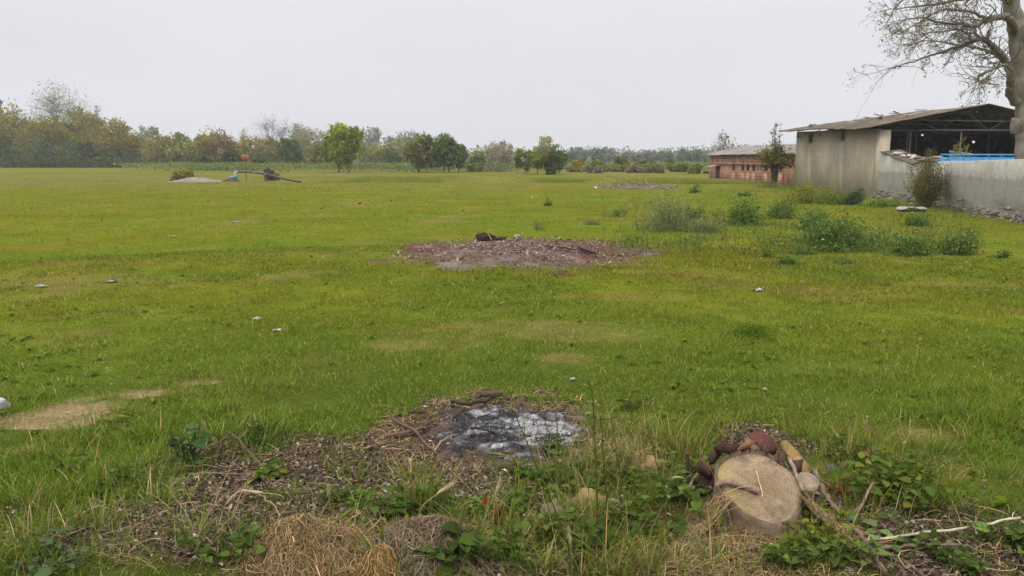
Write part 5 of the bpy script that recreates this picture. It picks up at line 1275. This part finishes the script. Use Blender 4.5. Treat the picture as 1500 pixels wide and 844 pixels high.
for px, py, r, col, lab in ((811, 753, (.055, .045, .05), (.19, .135, .115), 'pinkish grey stone below the ash'), (867, 740, (.095, .06, .062), (.23, .165, .07), 'large yellow ochre stone in the weeds below the ash'), (896, 748, (.045, .04, .045), (.26, .21, .14), 'pale stone at the right end of the ochre stone'),
     (950, 690, (.075, .05, .065), (.22, .155, .075), 'ochre stone left of the iron rod'), (1218, 690, (.03, .025, .03), (.12, .10, .09), 'small dark stone right of the stump'), (516, 812, (.085, .04, .035), (.15, .135, .13), 'grey flat stone between the two straw mounds'), (842, 775, (.03, .02, .05), (.28, .25, .19), 'small upright pale stone under the ochre stone')):
    g = G(px, py); q = MB(); rock(q, g + [0, 0, r[2] * .3], r, col, ICO2, .8, int(px), rng.normal(0, .3)); tag(q.build('stone', M_STONE, origin=tuple(g)), lab, 'stone', 'stones among the foreground weeds')

# ------------------------------------------------------------------ straw mounds at the bottom edge
def drape(mb, x, y, hf, az, L, wd, col, seg=5, lift=.016):
    n = len(x); rows = []; cur = rng.normal(0, .45, n); lf = lift * rng.random(n) ** 2 * 2; L = np.broadcast_to(L, (n,)); wv = wd * np.exp(rng.normal(0, .3, n))
    for k in range(seg + 1):
        t_ = k / seg; z = hf(x, y) + .003 + lf * (1 - (2 * t_ - 1) ** 2) + lf * .5 * t_
        nx, ny = -np.sin(az), np.cos(az); w_ = (wv * (1 - .6 * t_) * .5)
        rows += [np.c_[x - nx * w_, y - ny * w_, z - .3 * w_], np.c_[x + nx * w_, y + ny * w_, z + .3 * w_]]
        x = x + np.cos(az) * L / seg; y = y + np.sin(az) * L / seg; az = az + cur
    m = len(rows); b_ = (np.arange(n) * m)[:, None]
    mb.add(np.stack(rows, 1).reshape(-1, 3), np.concatenate([b_ + np.array([[2 * k, 2 * k + 1, 2 * k + 3, 2 * k + 2]]) for k in range(seg)]), col=np.repeat(col, m, axis=0))
def strawmound(label, e, hgt, col, scol, seed, n):
    r_, c0, hf = heap('straw_mound', label, 'mound', e, hgt, col, M_SOIL, .45, .012, .12, seed, .3, .35, None, 'straw mounds at the bottom edge')
    x, y = in_ell(n, e, 1.12, .55); z = np.maximum(hf(x, y), H(x, y)); q = MB()
    hs = lambda a, b: np.maximum(hf(a, b), H(a, b))
    drape(q, x, y, hs, np.arctan2(y - e[1], x - e[0]) * .0 + rng.normal(-1.4, 1.1, n), .075 * np.exp(rng.normal(0, .5, n)), .0032, tint(scol, n, .4, .12))
    tag(q.build('straw', M_DRY, r_, origin=tuple(c0)), kind='stuff')
strawmound('golden dry grass mound at the bottom left of centre', (*G(452, 812)[:2], .25, .20), .11, (.06, .040, .022), (.205, .142, .070), 41, 6500)
strawmound('greyish brown root mound, right of the golden one at the bottom', (*G(632, 812)[:2], .26, .22), .12, (.10, .07, .048), (.17, .125, .082), 42, 4600)
strawmound('bright orange tuft of dry grass between the two bottom mounds', (*G(556, 835)[:2], .08, .08), .07, (.12, .06, .02), (.24, .15, .06), 43, 1200)

# ------------------------------------------------------------------ loose litter (uncountable)
def region_pts(n, key, x0=-3.4, x1=3.4, y0=2.5, y1=6.2, thr=None):
    x = x0 + (x1 - x0) * rng.random(n); y = y0 + (y1 - y0) * rng.random(n); m = masks(x, y); w_ = 0
    for k, f in key.items(): w_ = np.maximum(w_, m[k] * f)
    s_ = rng.random(n) < w_ * (1 - .9 * m['ash']); return x[s_], y[s_]
x, y = region_pts(85000, {'litter': 1.0, 'ring': .4, 'straw': .25, 'tan': .05}); n = len(x)
pal = np.array([(.11, .075, .055), (.17, .125, .095), (.30, .25, .20), (.07, .05, .04), (.45, .39, .32), (.20, .12, .075)]); pi_ = rng.choice(6, n, p=[.30, .24, .10, .25, .03, .08])
mb = MB(); leaves(mb, np.c_[x, y, H(x, y) + .004 + .012 * rng.random(n)], np.c_[rdir(n)[:, :2], rng.normal(0, .25, n)], np.minimum(.036, .021 * np.exp(rng.normal(0, .5, n))), .6, .8 * pal[pi_] * np.exp(rng.normal(0, .25, (n, 1))), .5, .1)
tag(mb.build('leaf_litter', M_DRY), kind='stuff')
x, y = region_pts(90000, {'straw': 1.0, 'ring': .42, 'litter': .09, 'tan': .06}); n = len(x); mb = MB(); sc_ = (.27, .19, .095); az = rng.random(n) * 6.283
drape(mb, x, y, H, az, .085 * np.exp(rng.normal(0, .5, n)), .0028, tint(sc_, n, .4, .12))
# matted straw heaped against the front and sides of the stump
def sh(a, b):
    dx, dy = a - SC[0], b - SC[1]; q_ = np.hypot(dx / .34, (dy + .17) / .34)
    return H(a, b) + .19 * sst(1.1, .25, q_ + .35 * (fbm(a / .09, b / .09, 731, 3) - .5))
n = 7500; a = rng.random(n) * 6.283; r = rng.random(n) ** .5 * .40; x, y = SC[0] + np.cos(a) * r, SC[1] - .14 + np.sin(a) * r
pz = sh(x, y); s_ = pz < SC[2] - (nn_[0] * (x - SC[0]) + nn_[1] * (y - SC[1])) / nn_[2] - .02
azs = rng.normal(-1.5, .9, n)
for t_ in (0, .05, .10):
    ex, ey = x + np.cos(azs) * t_, y + np.sin(azs) * t_
    s_ &= np.hypot((ex - SC[0]) / .175, (ey - SC[1]) / .135) > 1.0
x, y, azs = x[s_], y[s_], azs[s_]; n = len(x)
drape(mb, x, y, sh, azs, .10 * np.exp(rng.normal(0, .5, n)), .003, tint((.27, .19, .095), n, .4, .12), lift=.02)
tag(mb.build('dry_straw', M_DRY), kind='stuff')
x, y = region_pts(5200, {'litter': 1.0, 'ring': .9, 'straw': .5}); mb = MB()
for a, b_ in zip(x[:900], y[:900]):
    d = rdir(1)[0] * [1, 1, .25]; L = .05 + .13 * rng.random() ** 2; p = np.array([a, b_, float(H(a, b_)) + .010]); d[2] = abs(d[2])
    tube(mb, [p, p + d * L * .5 + rng.normal(0, .006, 3), p + d * L], [.004, .0032, .002], 4, tint((.15, .105, .075), 1, .4)[0], cap=False)
tag(mb.build('twigs', M_TWIG), kind='stuff')

# ------------------------------------------------------------------ foreground weeds
def broad(name, label, px, py, hgt, spread_, nst, nleaf, lsize, col, cat='plant', group='leafy weeds in the foreground', wr=.8, col2=None, lean=0):
    g = G(px, py); root = thing(name, label, cat, tuple(g), group); sb, lb = MB(), MB()
    for k in range(nst):
        a = rng.random() * 6.283; r = spread_ * (.15 + .85 * rng.random() ** .6); h_ = hgt * (.5 + .5 * rng.random())
        e = g + [math.cos(a) * r + lean * h_, math.sin(a) * r * .8, h_]; o_ = g + [math.cos(a) * r * .25, math.sin(a) * r * .2, -.01]
        P = smooth_path([o_, (o_ + e) / 2 + [rng.normal(0, .02), rng.normal(0, .02), h_ * .15], e], 5); tube(sb, P, np.linspace(.0032, .0018, len(P)), 5, np.array(col) * 1.1, cap=False)
        n = max(3, nleaf // nst); j = rng.integers(2, len(P), n); D = np.c_[rng.normal(0, 1, (n, 2)), .25 + .35 * rng.random(n)]
        bc = np.array(col if (col2 is None or rng.random() < .6) else col2) * math.exp(rng.normal(0, .18))
        cp = P[j] + D / np.linalg.norm(D, axis=1)[:, None] * lsize * .25
        leaves(lb, cp, D, lsize * np.exp(rng.normal(0, .28, n)), wr, tint(bc, n, .15, .08), .25, .35)
    sb.build('stems', M_LEAF, root, True, origin=tuple(g)); lb.build('leaves', M_LEAF, root, origin=tuple(g))
LG = (.075, .115, .022); DL = (.055, .082, .020); YL = (.13, .15, .022)
broad('leafy_weed', 'dark broad leafed weed standing alone in the left grass', 274, 682, .24, .13, 14, 70, .055, (.05, .09, .035), col2=(.08, .12, .05))
broad('leafy_weed', 'bramble patch in front of the ash, beside the ochre stone', 840, 716, .12, .26, 26, 170, .045, LG, col2=DL)
broad('leafy_weed', 'bramble tuft just right of the white ash', 812, 668, .12, .10, 9, 40, .045, DL, col2=LG)
broad('leafy_weed', 'bramble between the ochre stones', 920, 715, .11, .14, 14, 80, .042, LG, col2=DL)
broad('leafy_weed', 'dark bramble around the iron rod', 985, 738, .16, .22, 24, 150, .045, DL, col2=LG)
broad('leafy_weed', 'bright leafed weed at the foot of the iron rod', 1040, 772, .10, .08, 8, 34, .045, (.11, .16, .025))
broad('leafy_weed', 'green weed right of the straw under the stump', 1190, 812, .14, .16, 18, 100, .045, LG, col2=YL)
broad('leafy_weed', 'yellow green weed above the fallen sticks', 1212, 770, .10, .12, 10, 50, .04, YL)
broad('leafy_weed', 'big leafy tangle right of the stump', 1300, 730, .20, .24, 30, 190, .05, LG, col2=YL)
broad('leafy_weed', 'small weed at the right end of the leafy tangle', 1352, 752, .16, .12, 12, 66, .045, YL, col2=LG)
broad('leafy_weed', 'low round leafed weeds among the wood chips at right', 1300, 790, .05, .22, 14, 40, .045, (.09, .13, .04), wr=1.0)
broad('leafy_weed', 'leafy weed at the lower right corner', 1480, 800, .09, .16, 12, 60, .045, DL, col2=LG)
broad('leafy_weed', 'leafy weed left of the grass clump before the ash', 580, 752, .10, .14, 12, 66, .045, LG, col2=DL)
broad('leafy_weed', 'dark leaves at the foot of the grass clump before the ash', 620, 745, .11, .14, 12, 66, .045, DL)
broad('leafy_weed', 'weed with rounded leaves right beside the red plant', 752, 745, .10, .08, 8, 34, .045, LG)
broad('leafy_weed', 'weed with rounded leaves left of the red plant', 700, 752, .09, .07, 7, 30, .045, (.10, .15, .03))
broad('leafy_weed', 'dark leafy tuft below the ochre stones', 860, 812, .16, .16, 18, 90, .05, DL, col2=LG)
broad('leafy_weed', 'leafy tuft at the bottom right of the grey root mound', 680, 835, .16, .14, 14, 70, .055, DL, col2=LG)
broad('leafy_weed', 'small bramble sprig in the grass behind the stump', 925, 600, .09, .10, 8, 34, .04, DL)
broad('leafy_weed', 'low grey green weeds at the bottom left corner', 60, 835, .08, .25, 18, 80, .045, (.085, .12, .05))
broad('leafy_weed', 'weed patch left of the golden straw mound', 330, 818, .10, .2, 16, 90, .04, LG, col2=DL)
broad('red_plant', 'small plant with bright red leaves between the leafy weeds', 730, 768, .12, .035, 9, 40, .03, (.22, .012, .014), col2=(.13, .012, .02), wr=.5)
broad('red_plant', 'rusty red dead leaves beside the cut shoot of the stump', 1212, 728, .07, .07, 10, 44, .05, (.16, .055, .03), 'leaves', None, .6)
for px, py, h_, sp_, lab in ((600, 800, .10, .10, 'weed between the orange tuft and the grey root mound'), (770, 700, .10, .12, 'weed in front of the ash, left of the bramble patch'), (800, 790, .14, .14, 'weed below the pinkish stone'),
    (905, 770, .15, .15, 'weed under the pale stone end'), (960, 790, .13, .13, 'weed between the ochre stones and the straw under the stump'), (900, 690, .13, .14, 'weed directly right of the ash'), (1010, 700, .13, .12, 'weed behind the iron rod'), (1025, 740, .10, .08, 'weed between iron rod and stump'),
    (1250, 690, .18, .16, 'weed behind the leafy tangle right of the stump'), (1340, 710, .15, .16, 'weed behind the right end of the leafy tangle'), (1240, 830, .13, .12, 'weed at the bottom beside the brown branch'), (1150, 830, .12, .12, 'weed at the bottom under the stump straw'), (1400, 830, .08, .15, 'low weed below the dark level stick'),
    (400, 700, .06, .12, 'low weed on the litter at left'), (510, 740, .08, .12, 'low weed left of the pale dry ear'), (180, 720, .12, .14, 'weed in the left grass below the dark broad leafed one'), (380, 640, .10, .14, 'weed in the green grass above the litter'), (100, 690, .10, .14, 'weed in the grass below the bare soil'), (740, 820, .14, .12, 'weed at the bottom right of the grey root mound')):
    broad('leafy_weed', lab, px, py, h_, sp_, 14, 90, .036, (LG, DL, YL, (.09, .12, .03))[rng.integers(4)], col2=LG)
# tall stalks
def stalk(label, pts, leafn, col, Yb, r=.004, lsize=.036, group='tall green stalks in front of the ash'):
    g = G(*pts[0]); P = [g] + [AT(p[0], p[1], g[1] - .06 * k) for k, p in enumerate(pts[1:], 1)]; P = smooth_path(P, 6, .002)
    root = thing('tall_stalk', label, 'plant', tuple(g), group); sb, lb = MB(), MB(); tube(sb, P, np.linspace(r, r * .45, len(P)), 6, col)
    n = leafn; j = rng.integers(2, len(P), n); D = np.c_[rng.normal(0, 1, (n, 2)), .5 + .5 * rng.random(n)]
    leaves(lb, P[j], D, lsize * np.exp(rng.normal(0, .35, n)), .42, tint(np.array(col) * 1.1, n, .2), .2, .3)
    nb = 14
    for k in range(4):
        jj = rng.integers(len(P) // 2, len(P)); D = rng.normal(0, .5, (nb, 3)) + [0, 0, .7]
    sb.build('stem', M_LEAF, root, True, origin=tuple(g)); lb.build('leaves', M_LEAF, root, origin=tuple(g))
SG_ = (.125, .14, .032)
stalk('leaning tall stalk crossing the right part of the white ash', [(842, 838), (826, 780), (800, 715), (775, 655), (750, 598)], 30, SG_, 3.2)
stalk('tallest upright stalk right of the white ash', [(876, 790), (875, 730), (872, 660), (868, 585), (862, 560)], 34, SG_, 3.4)
stalk('second upright stalk touching the tallest one', [(888, 792), (888, 730), (884, 670), (880, 610)], 28, (.12, .125, .035), 3.4)
stalk('brownish stalk just right of the upright pair', [(912, 790), (910, 740), (908, 690), (900, 640)], 22, (.15, .13, .05), 3.4)
stalk('thin stalk left of the iron rod', [(985, 760), (968, 705), (955, 650), (948, 615)], 20, SG_, 3.6, .003)
stalk('thin bare stalk standing in the ash foreground', [(822, 730), (820, 690), (818, 640), (812, 600)], 14, (.13, .12, .045), 3.9, .003)
stalk('thin weed stalk behind the right rim of the stump', [(1228, 700), (1232, 670), (1238, 640), (1246, 612)], 22, (.13, .12, .04), 4.0, .003)
stalk('reddish leafed stalk right of the stump', [(1268, 712), (1272, 685), (1276, 655), (1278, 632)], 20, (.17, .11, .04), 3.9, .003)
stalk('curving pale stalk between stump and iron rod', [(985, 800), (975, 760), (980, 710), (1000, 680)], 10, (.2, .2, .08), 3.5, .003)
# barley ears
def barley(label, px, py, tx, ty, col, ear=.075, head=True):
    g = G(px, py); e = AT(tx, ty, g[1] - .03); root = thing('wild_barley', label, 'grass ear', tuple(g), 'wild barley ears in the foreground')
    m_ = (g + e) / 2 + [(e[0] - g[0]) * -.25, 0, .01]; P = smooth_path([g, m_, e], 6); q = MB(); tube(q, P, .0022, 5, np.array(col) * .9); q.build('stem', M_DRY, root, True, origin=tuple(g))
    d = P[-1] - P[-3]; d /= np.linalg.norm(d); q = MB(); t_ = np.linspace(0, 1, 8); tube(q, e + t_[:, None] * d * ear, .0075 * np.sin(np.pi * (t_ * .85 + .12)) + .001, 7, col, wob=.25)
    n = 46; b_ = e + d * ear * rng.random((n, 1)); az = rng.random(n) * 6.283; 
    dirs = d + rdir(n) * .28; dirs /= np.linalg.norm(dirs, axis=1)[:, None]; sd = np.cross(dirs, rdir(n)); sd /= np.linalg.norm(sd, axis=1)[:, None]
    V = np.stack([b_ - sd * .0011, b_ + sd * .0011, b_ + dirs * .055], 1).reshape(-1, 3); q.add(V, np.arange(3 * n).reshape(n, 3), col=np.repeat(tint(np.array(col) * 1.2, n, .15), 3, axis=0)); q.build('ear', M_DRY, root, origin=tuple(g))
    n = 4; q = MB(); ribbons(q, np.repeat([g], n, 0) + rng.normal(0, .01, (n, 3)) * [1, 1, 0], rng.random(n) * 6.283, .14 + .08 * rng.random(n), .006, .2 + .3 * rng.random(n), .8 * np.ones(n), tint((.09, .13, .02), n, .2), 4); q.build('blades', M_GRASS, root, origin=tuple(g))
GE, PEc = (.16, .17, .035), (.42, .36, .20)
barley('upright green barley ear in the grass clump before the ash', 633, 760, 632, 706, GE); barley('drooping pale barley ear arching before the ash', 612, 765, 640, 724, PEc)
barley('pale dry barley ear standing left of centre', 484, 752, 482, 730, PEc); barley('pale barley ear lying level over the litter at left', 420, 735, 384, 722, PEc)
barley('thick green barley ear between the two straw mounds', 560, 826, 559, 790, GE, .085); barley('leaning green barley ear beside the thick one', 478, 795, 500, 758, GE)
barley('pale tufted barley ear above the red plant', 722, 765, 727, 725, PEc); barley('green barley ear at the right of the grey root mound', 672, 815, 674, 770, GE, .085)
barley('leaning barley ear at the right end of the ash', 790, 690, 742, 668, GE, .09); barley('green barley ear in the bottom left grass', 146, 806, 142, 775, GE); barley('green barley ear left of the golden mound', 278, 808, 270, 782, GE)
barley('pale barley ear at the bottom centre under the stones', 838, 840, 836, 800, PEc); barley('green barley ear at the bottom centre right', 965, 835, 968, 798, GE); barley('second green barley ear at the bottom centre right', 932, 838, 925, 805, GE)
# long dry grass stems and fresh tussocks (uncountable)
mb = MB()
def tussock(px, py, n, L, spread_, col, wd=.005, dry=.12, phi=.55):
    g = G(px, py); a = rng.random(n) * 6.283; r = np.abs(rng.normal(0, spread_, n)); x = g[0] + np.cos(a) * r; y = g[1] + np.sin(a) * r
    c = tint(col, n, .25, .12); dm = rng.random(n) < dry; c[dm] = tint((.36, .27, .13), dm.sum(), .25)
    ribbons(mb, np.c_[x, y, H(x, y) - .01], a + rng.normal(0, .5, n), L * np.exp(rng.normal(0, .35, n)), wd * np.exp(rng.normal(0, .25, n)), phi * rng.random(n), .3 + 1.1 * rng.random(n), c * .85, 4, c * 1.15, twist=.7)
TG = (.105, .155, .018)
for px, py, n, L, sp_, cc_ in ((620, 745, 170, .16, .07, (.12, .15, .018)), (560, 830, 60, .15, .03, TG), (690, 825, 110, .15, .06, TG), (880, 820, 240, .15, .12, TG), (950, 830, 160, .15, .09, (.13, .16, .02)), (800, 835, 90, .13, .07, TG), (390, 650, 260, .11, .13, (.075, .135, .016)), (330, 640, 200, .10, .14, TG),
    (30, 740, 420, .14, .22, TG), (120, 720, 420, .13, .22, TG), (200, 690, 320, .12, .18, TG), (60, 670, 320, .11, .22, TG), (150, 770, 260, .13, .2, TG), (30, 810, 260, .13, .2, TG), (240, 740, 160, .12, .15, TG), (480, 640, 160, .08, .12, TG), (530, 700, 60, .07, .06, TG), (450, 790, 90, .10, .1, TG), (720, 690, 60, .08, .06, TG), (770, 640, 80, .07, .08, TG),
    (760, 730, 160, .13, .14, TG), (840, 760, 200, .15, .14, TG), (920, 760, 200, .16, .12, (.11, .13, .02)), (1000, 760, 120, .13, .1, TG), (860, 690, 160, .13, .14, (.10, .125, .02)), (960, 650, 240, .14, .16, (.13, .125, .03)), (1230, 720, 160, .13, .12, TG), (1290, 740, 200, .14, .14, (.11, .13, .02)), (1350, 720, 180, .12, .14, TG), (1220, 820, 120, .14, .1, TG), (600, 700, 120, .09, .12, TG), (500, 690, 100, .08, .12, TG), (430, 730, 100, .08, .12, TG), (660, 760, 120, .12, .1, TG), (740, 780, 100, .13, .08, TG), (1060, 640, 120, .10, .12, (.12, .125, .025)), (1180, 640, 140, .11, .12, (.12, .125, .025)), (230, 640, 260, .11, .2, TG), (130, 640, 200, .09, .18, TG), (200, 610, 160, .07, .16, TG),
    (900, 640, 260, .11, .2, (.11, .13, .02)), (990, 660, 220, .12, .16, (.11, .13, .02)), (1250, 660, 240, .13, .16, (.11, .13, .02)), (1320, 680, 240, .12, .18, (.11, .14, .02)), (1390, 740, 140, .09, .12, TG), (1430, 800, 100, .09, .1, TG), (1180, 835, 100, .12, .08, TG), (590, 655, 60, .07, .05, (.13, .15, .02)), (350, 800, 120, .10, .12, TG), (1360, 660, 160, .10, .14, TG), (1470, 700, 160, .09, .14, TG), (290, 790, 120, .12, .12, TG)):
    tussock(px, py, n, L, sp_, cc_)
for px, py, n, L in ((850, 720, 90, .26), (890, 700, 110, .28), (930, 690, 90, .24), (960, 720, 80, .24), (870, 770, 90, .26), (1000, 670, 80, .20), (820, 700, 60, .22), (1240, 680, 80, .22), (1280, 690, 80, .2), (620, 740, 70, .22)):
    tussock(px, py, n, L, .10, (.16, .165, .035), .0032, .3, .28)
for px, py, n, L in ((700, 800, 90, .20), (760, 830, 100, .20), (820, 800, 100, .22), (880, 842, 90, .20), (1040, 830, 50, .16), (1100, 838, 40, .14), (1190, 800, 70, .18), (1260, 770, 60, .16), (580, 842, 60, .16), (500, 800, 40, .16), (1050, 770, 50, .14)):
    tussock(px, py, n, L, .10, (.12, .165, .022), .0042, .15, .4)
for px, py, n, L in ((850, 842, 60, .12), (900, 838, 60, .14), (950, 842, 70, .13), (1000, 835, 50, .13), (790, 842, 40, .12)):
    tussock(px, py, n, L, .07, (.30, .27, .11), .0045, .6, .9)
for px, py in ((40, 790), (200, 800), (280, 760), (330, 780), (410, 800), (250, 820), (120, 800), (520, 780), (750, 800), (1000, 790), (1080, 780), (1150, 790), (900, 790)):
    tussock(px, py, 26, .22, .12, (.36, .28, .14), .0032, .9, 1.1)
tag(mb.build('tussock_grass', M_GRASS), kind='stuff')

# dead leaves, low rosettes and worn flecks over the lawn (uncountable)
n = 42000; x, y = frustum_pts(n, 4.5, 45, 1.3); k_, m = keep_mask(x, y)
w_ = .035 + .5 * m['tan'] + .25 * m['dirt'] + .10 * (fbm(x / 1.6, y / 1.2, 801, 4) > .6); s_ = rng.random(n) < w_ * (m['ash'] < .1) * (m['far'] < .2) * (k_ > 0); x, y = x[s_], y[s_]; n = len(x); d = np.hypot(x, y)
pal = np.array([(.22, .17, .10), (.14, .10, .06), (.33, .28, .19), (.08, .06, .04)]); mb = MB()
quads(mb, np.c_[x, y, H(x, y) + .012 + .018 * rng.random(n)], .016 * np.exp(rng.normal(0, .45, n)) * np.maximum(1, d / 9), pal[rng.choice(4, n, p=[.4, .3, .12, .18])] * np.exp(rng.normal(0, .2, (n, 1))), .5, .8)
tag(mb.build('dead_leaves', M_DRY), kind='stuff')
mb = MB(); n = 1500; x, y = frustum_pts(n, 4.2, 16, 1.2); k_, m = keep_mask(x, y)
s_ = (rng.random(n) < .15 + 1.1 * np.clip(fbm(x / 2.2, y / 2.2, 811, 3) - .5, 0, 1) * 3) & (k_ > .5); x, y = x[s_], y[s_]; n = len(x)
for q_ in range(9):
    a = rng.random(n) * 6.283; leaves(mb, np.c_[x, y, H(x, y) + .008], np.c_[np.cos(a), np.sin(a), .25 + .8 * rng.random(n)], .045 * np.exp(rng.normal(0, .35, n)) , .5, tint((.10, .145, .016), n, .2), .2, .3)
tag(mb.build('lawn_weeds', M_LEAF), kind='stuff')
# ragged weedy strip linking the clumps on the right
mb = MB(); n = 4600; px = 880 + rng.random(n) * 560; py = 290 + rng.random(n) * 85; dd = 1.7 / np.maximum(.02, np.tan(np.arctan((py - 422) / FPX) + PITCH)); x = dd * (px - 750) / FPX; y = dd
s_ = (fbm(x / 1.4, y / 1.4, 821, 3) > .5) & (rng.random(n) < .8) & (x < 14 + (y - 20) * .17) & (x < 17); x, y = x[s_], y[s_]; n = len(x)
hh = .10 + .38 * fbm(x / .8, y / .8, 822, 3) ** 1.5
c = tint((.105, .135, .035), n, .3)
ribbons(mb, np.c_[x, y, H(x, y)], rng.random(n) * 6.283, hh * np.exp(rng.normal(0, .3, n)), .012, .4 * rng.random(n), .5 * rng.random(n), c * .9, 3, c * 1.15, twist=1)
for q_ in range(4):
    quads(mb, np.c_[x, y, H(x, y) + hh * (.2 + .8 * rng.random(n))] + rng.normal(0, .06, (n, 3)) * [1, 1, .2], .045 * np.exp(rng.normal(0, .3, n)), tint((.10, .128, .035), n, .3), .5, .4)
tag(mb.build('rough_weeds', M_LEAF), kind='stuff')
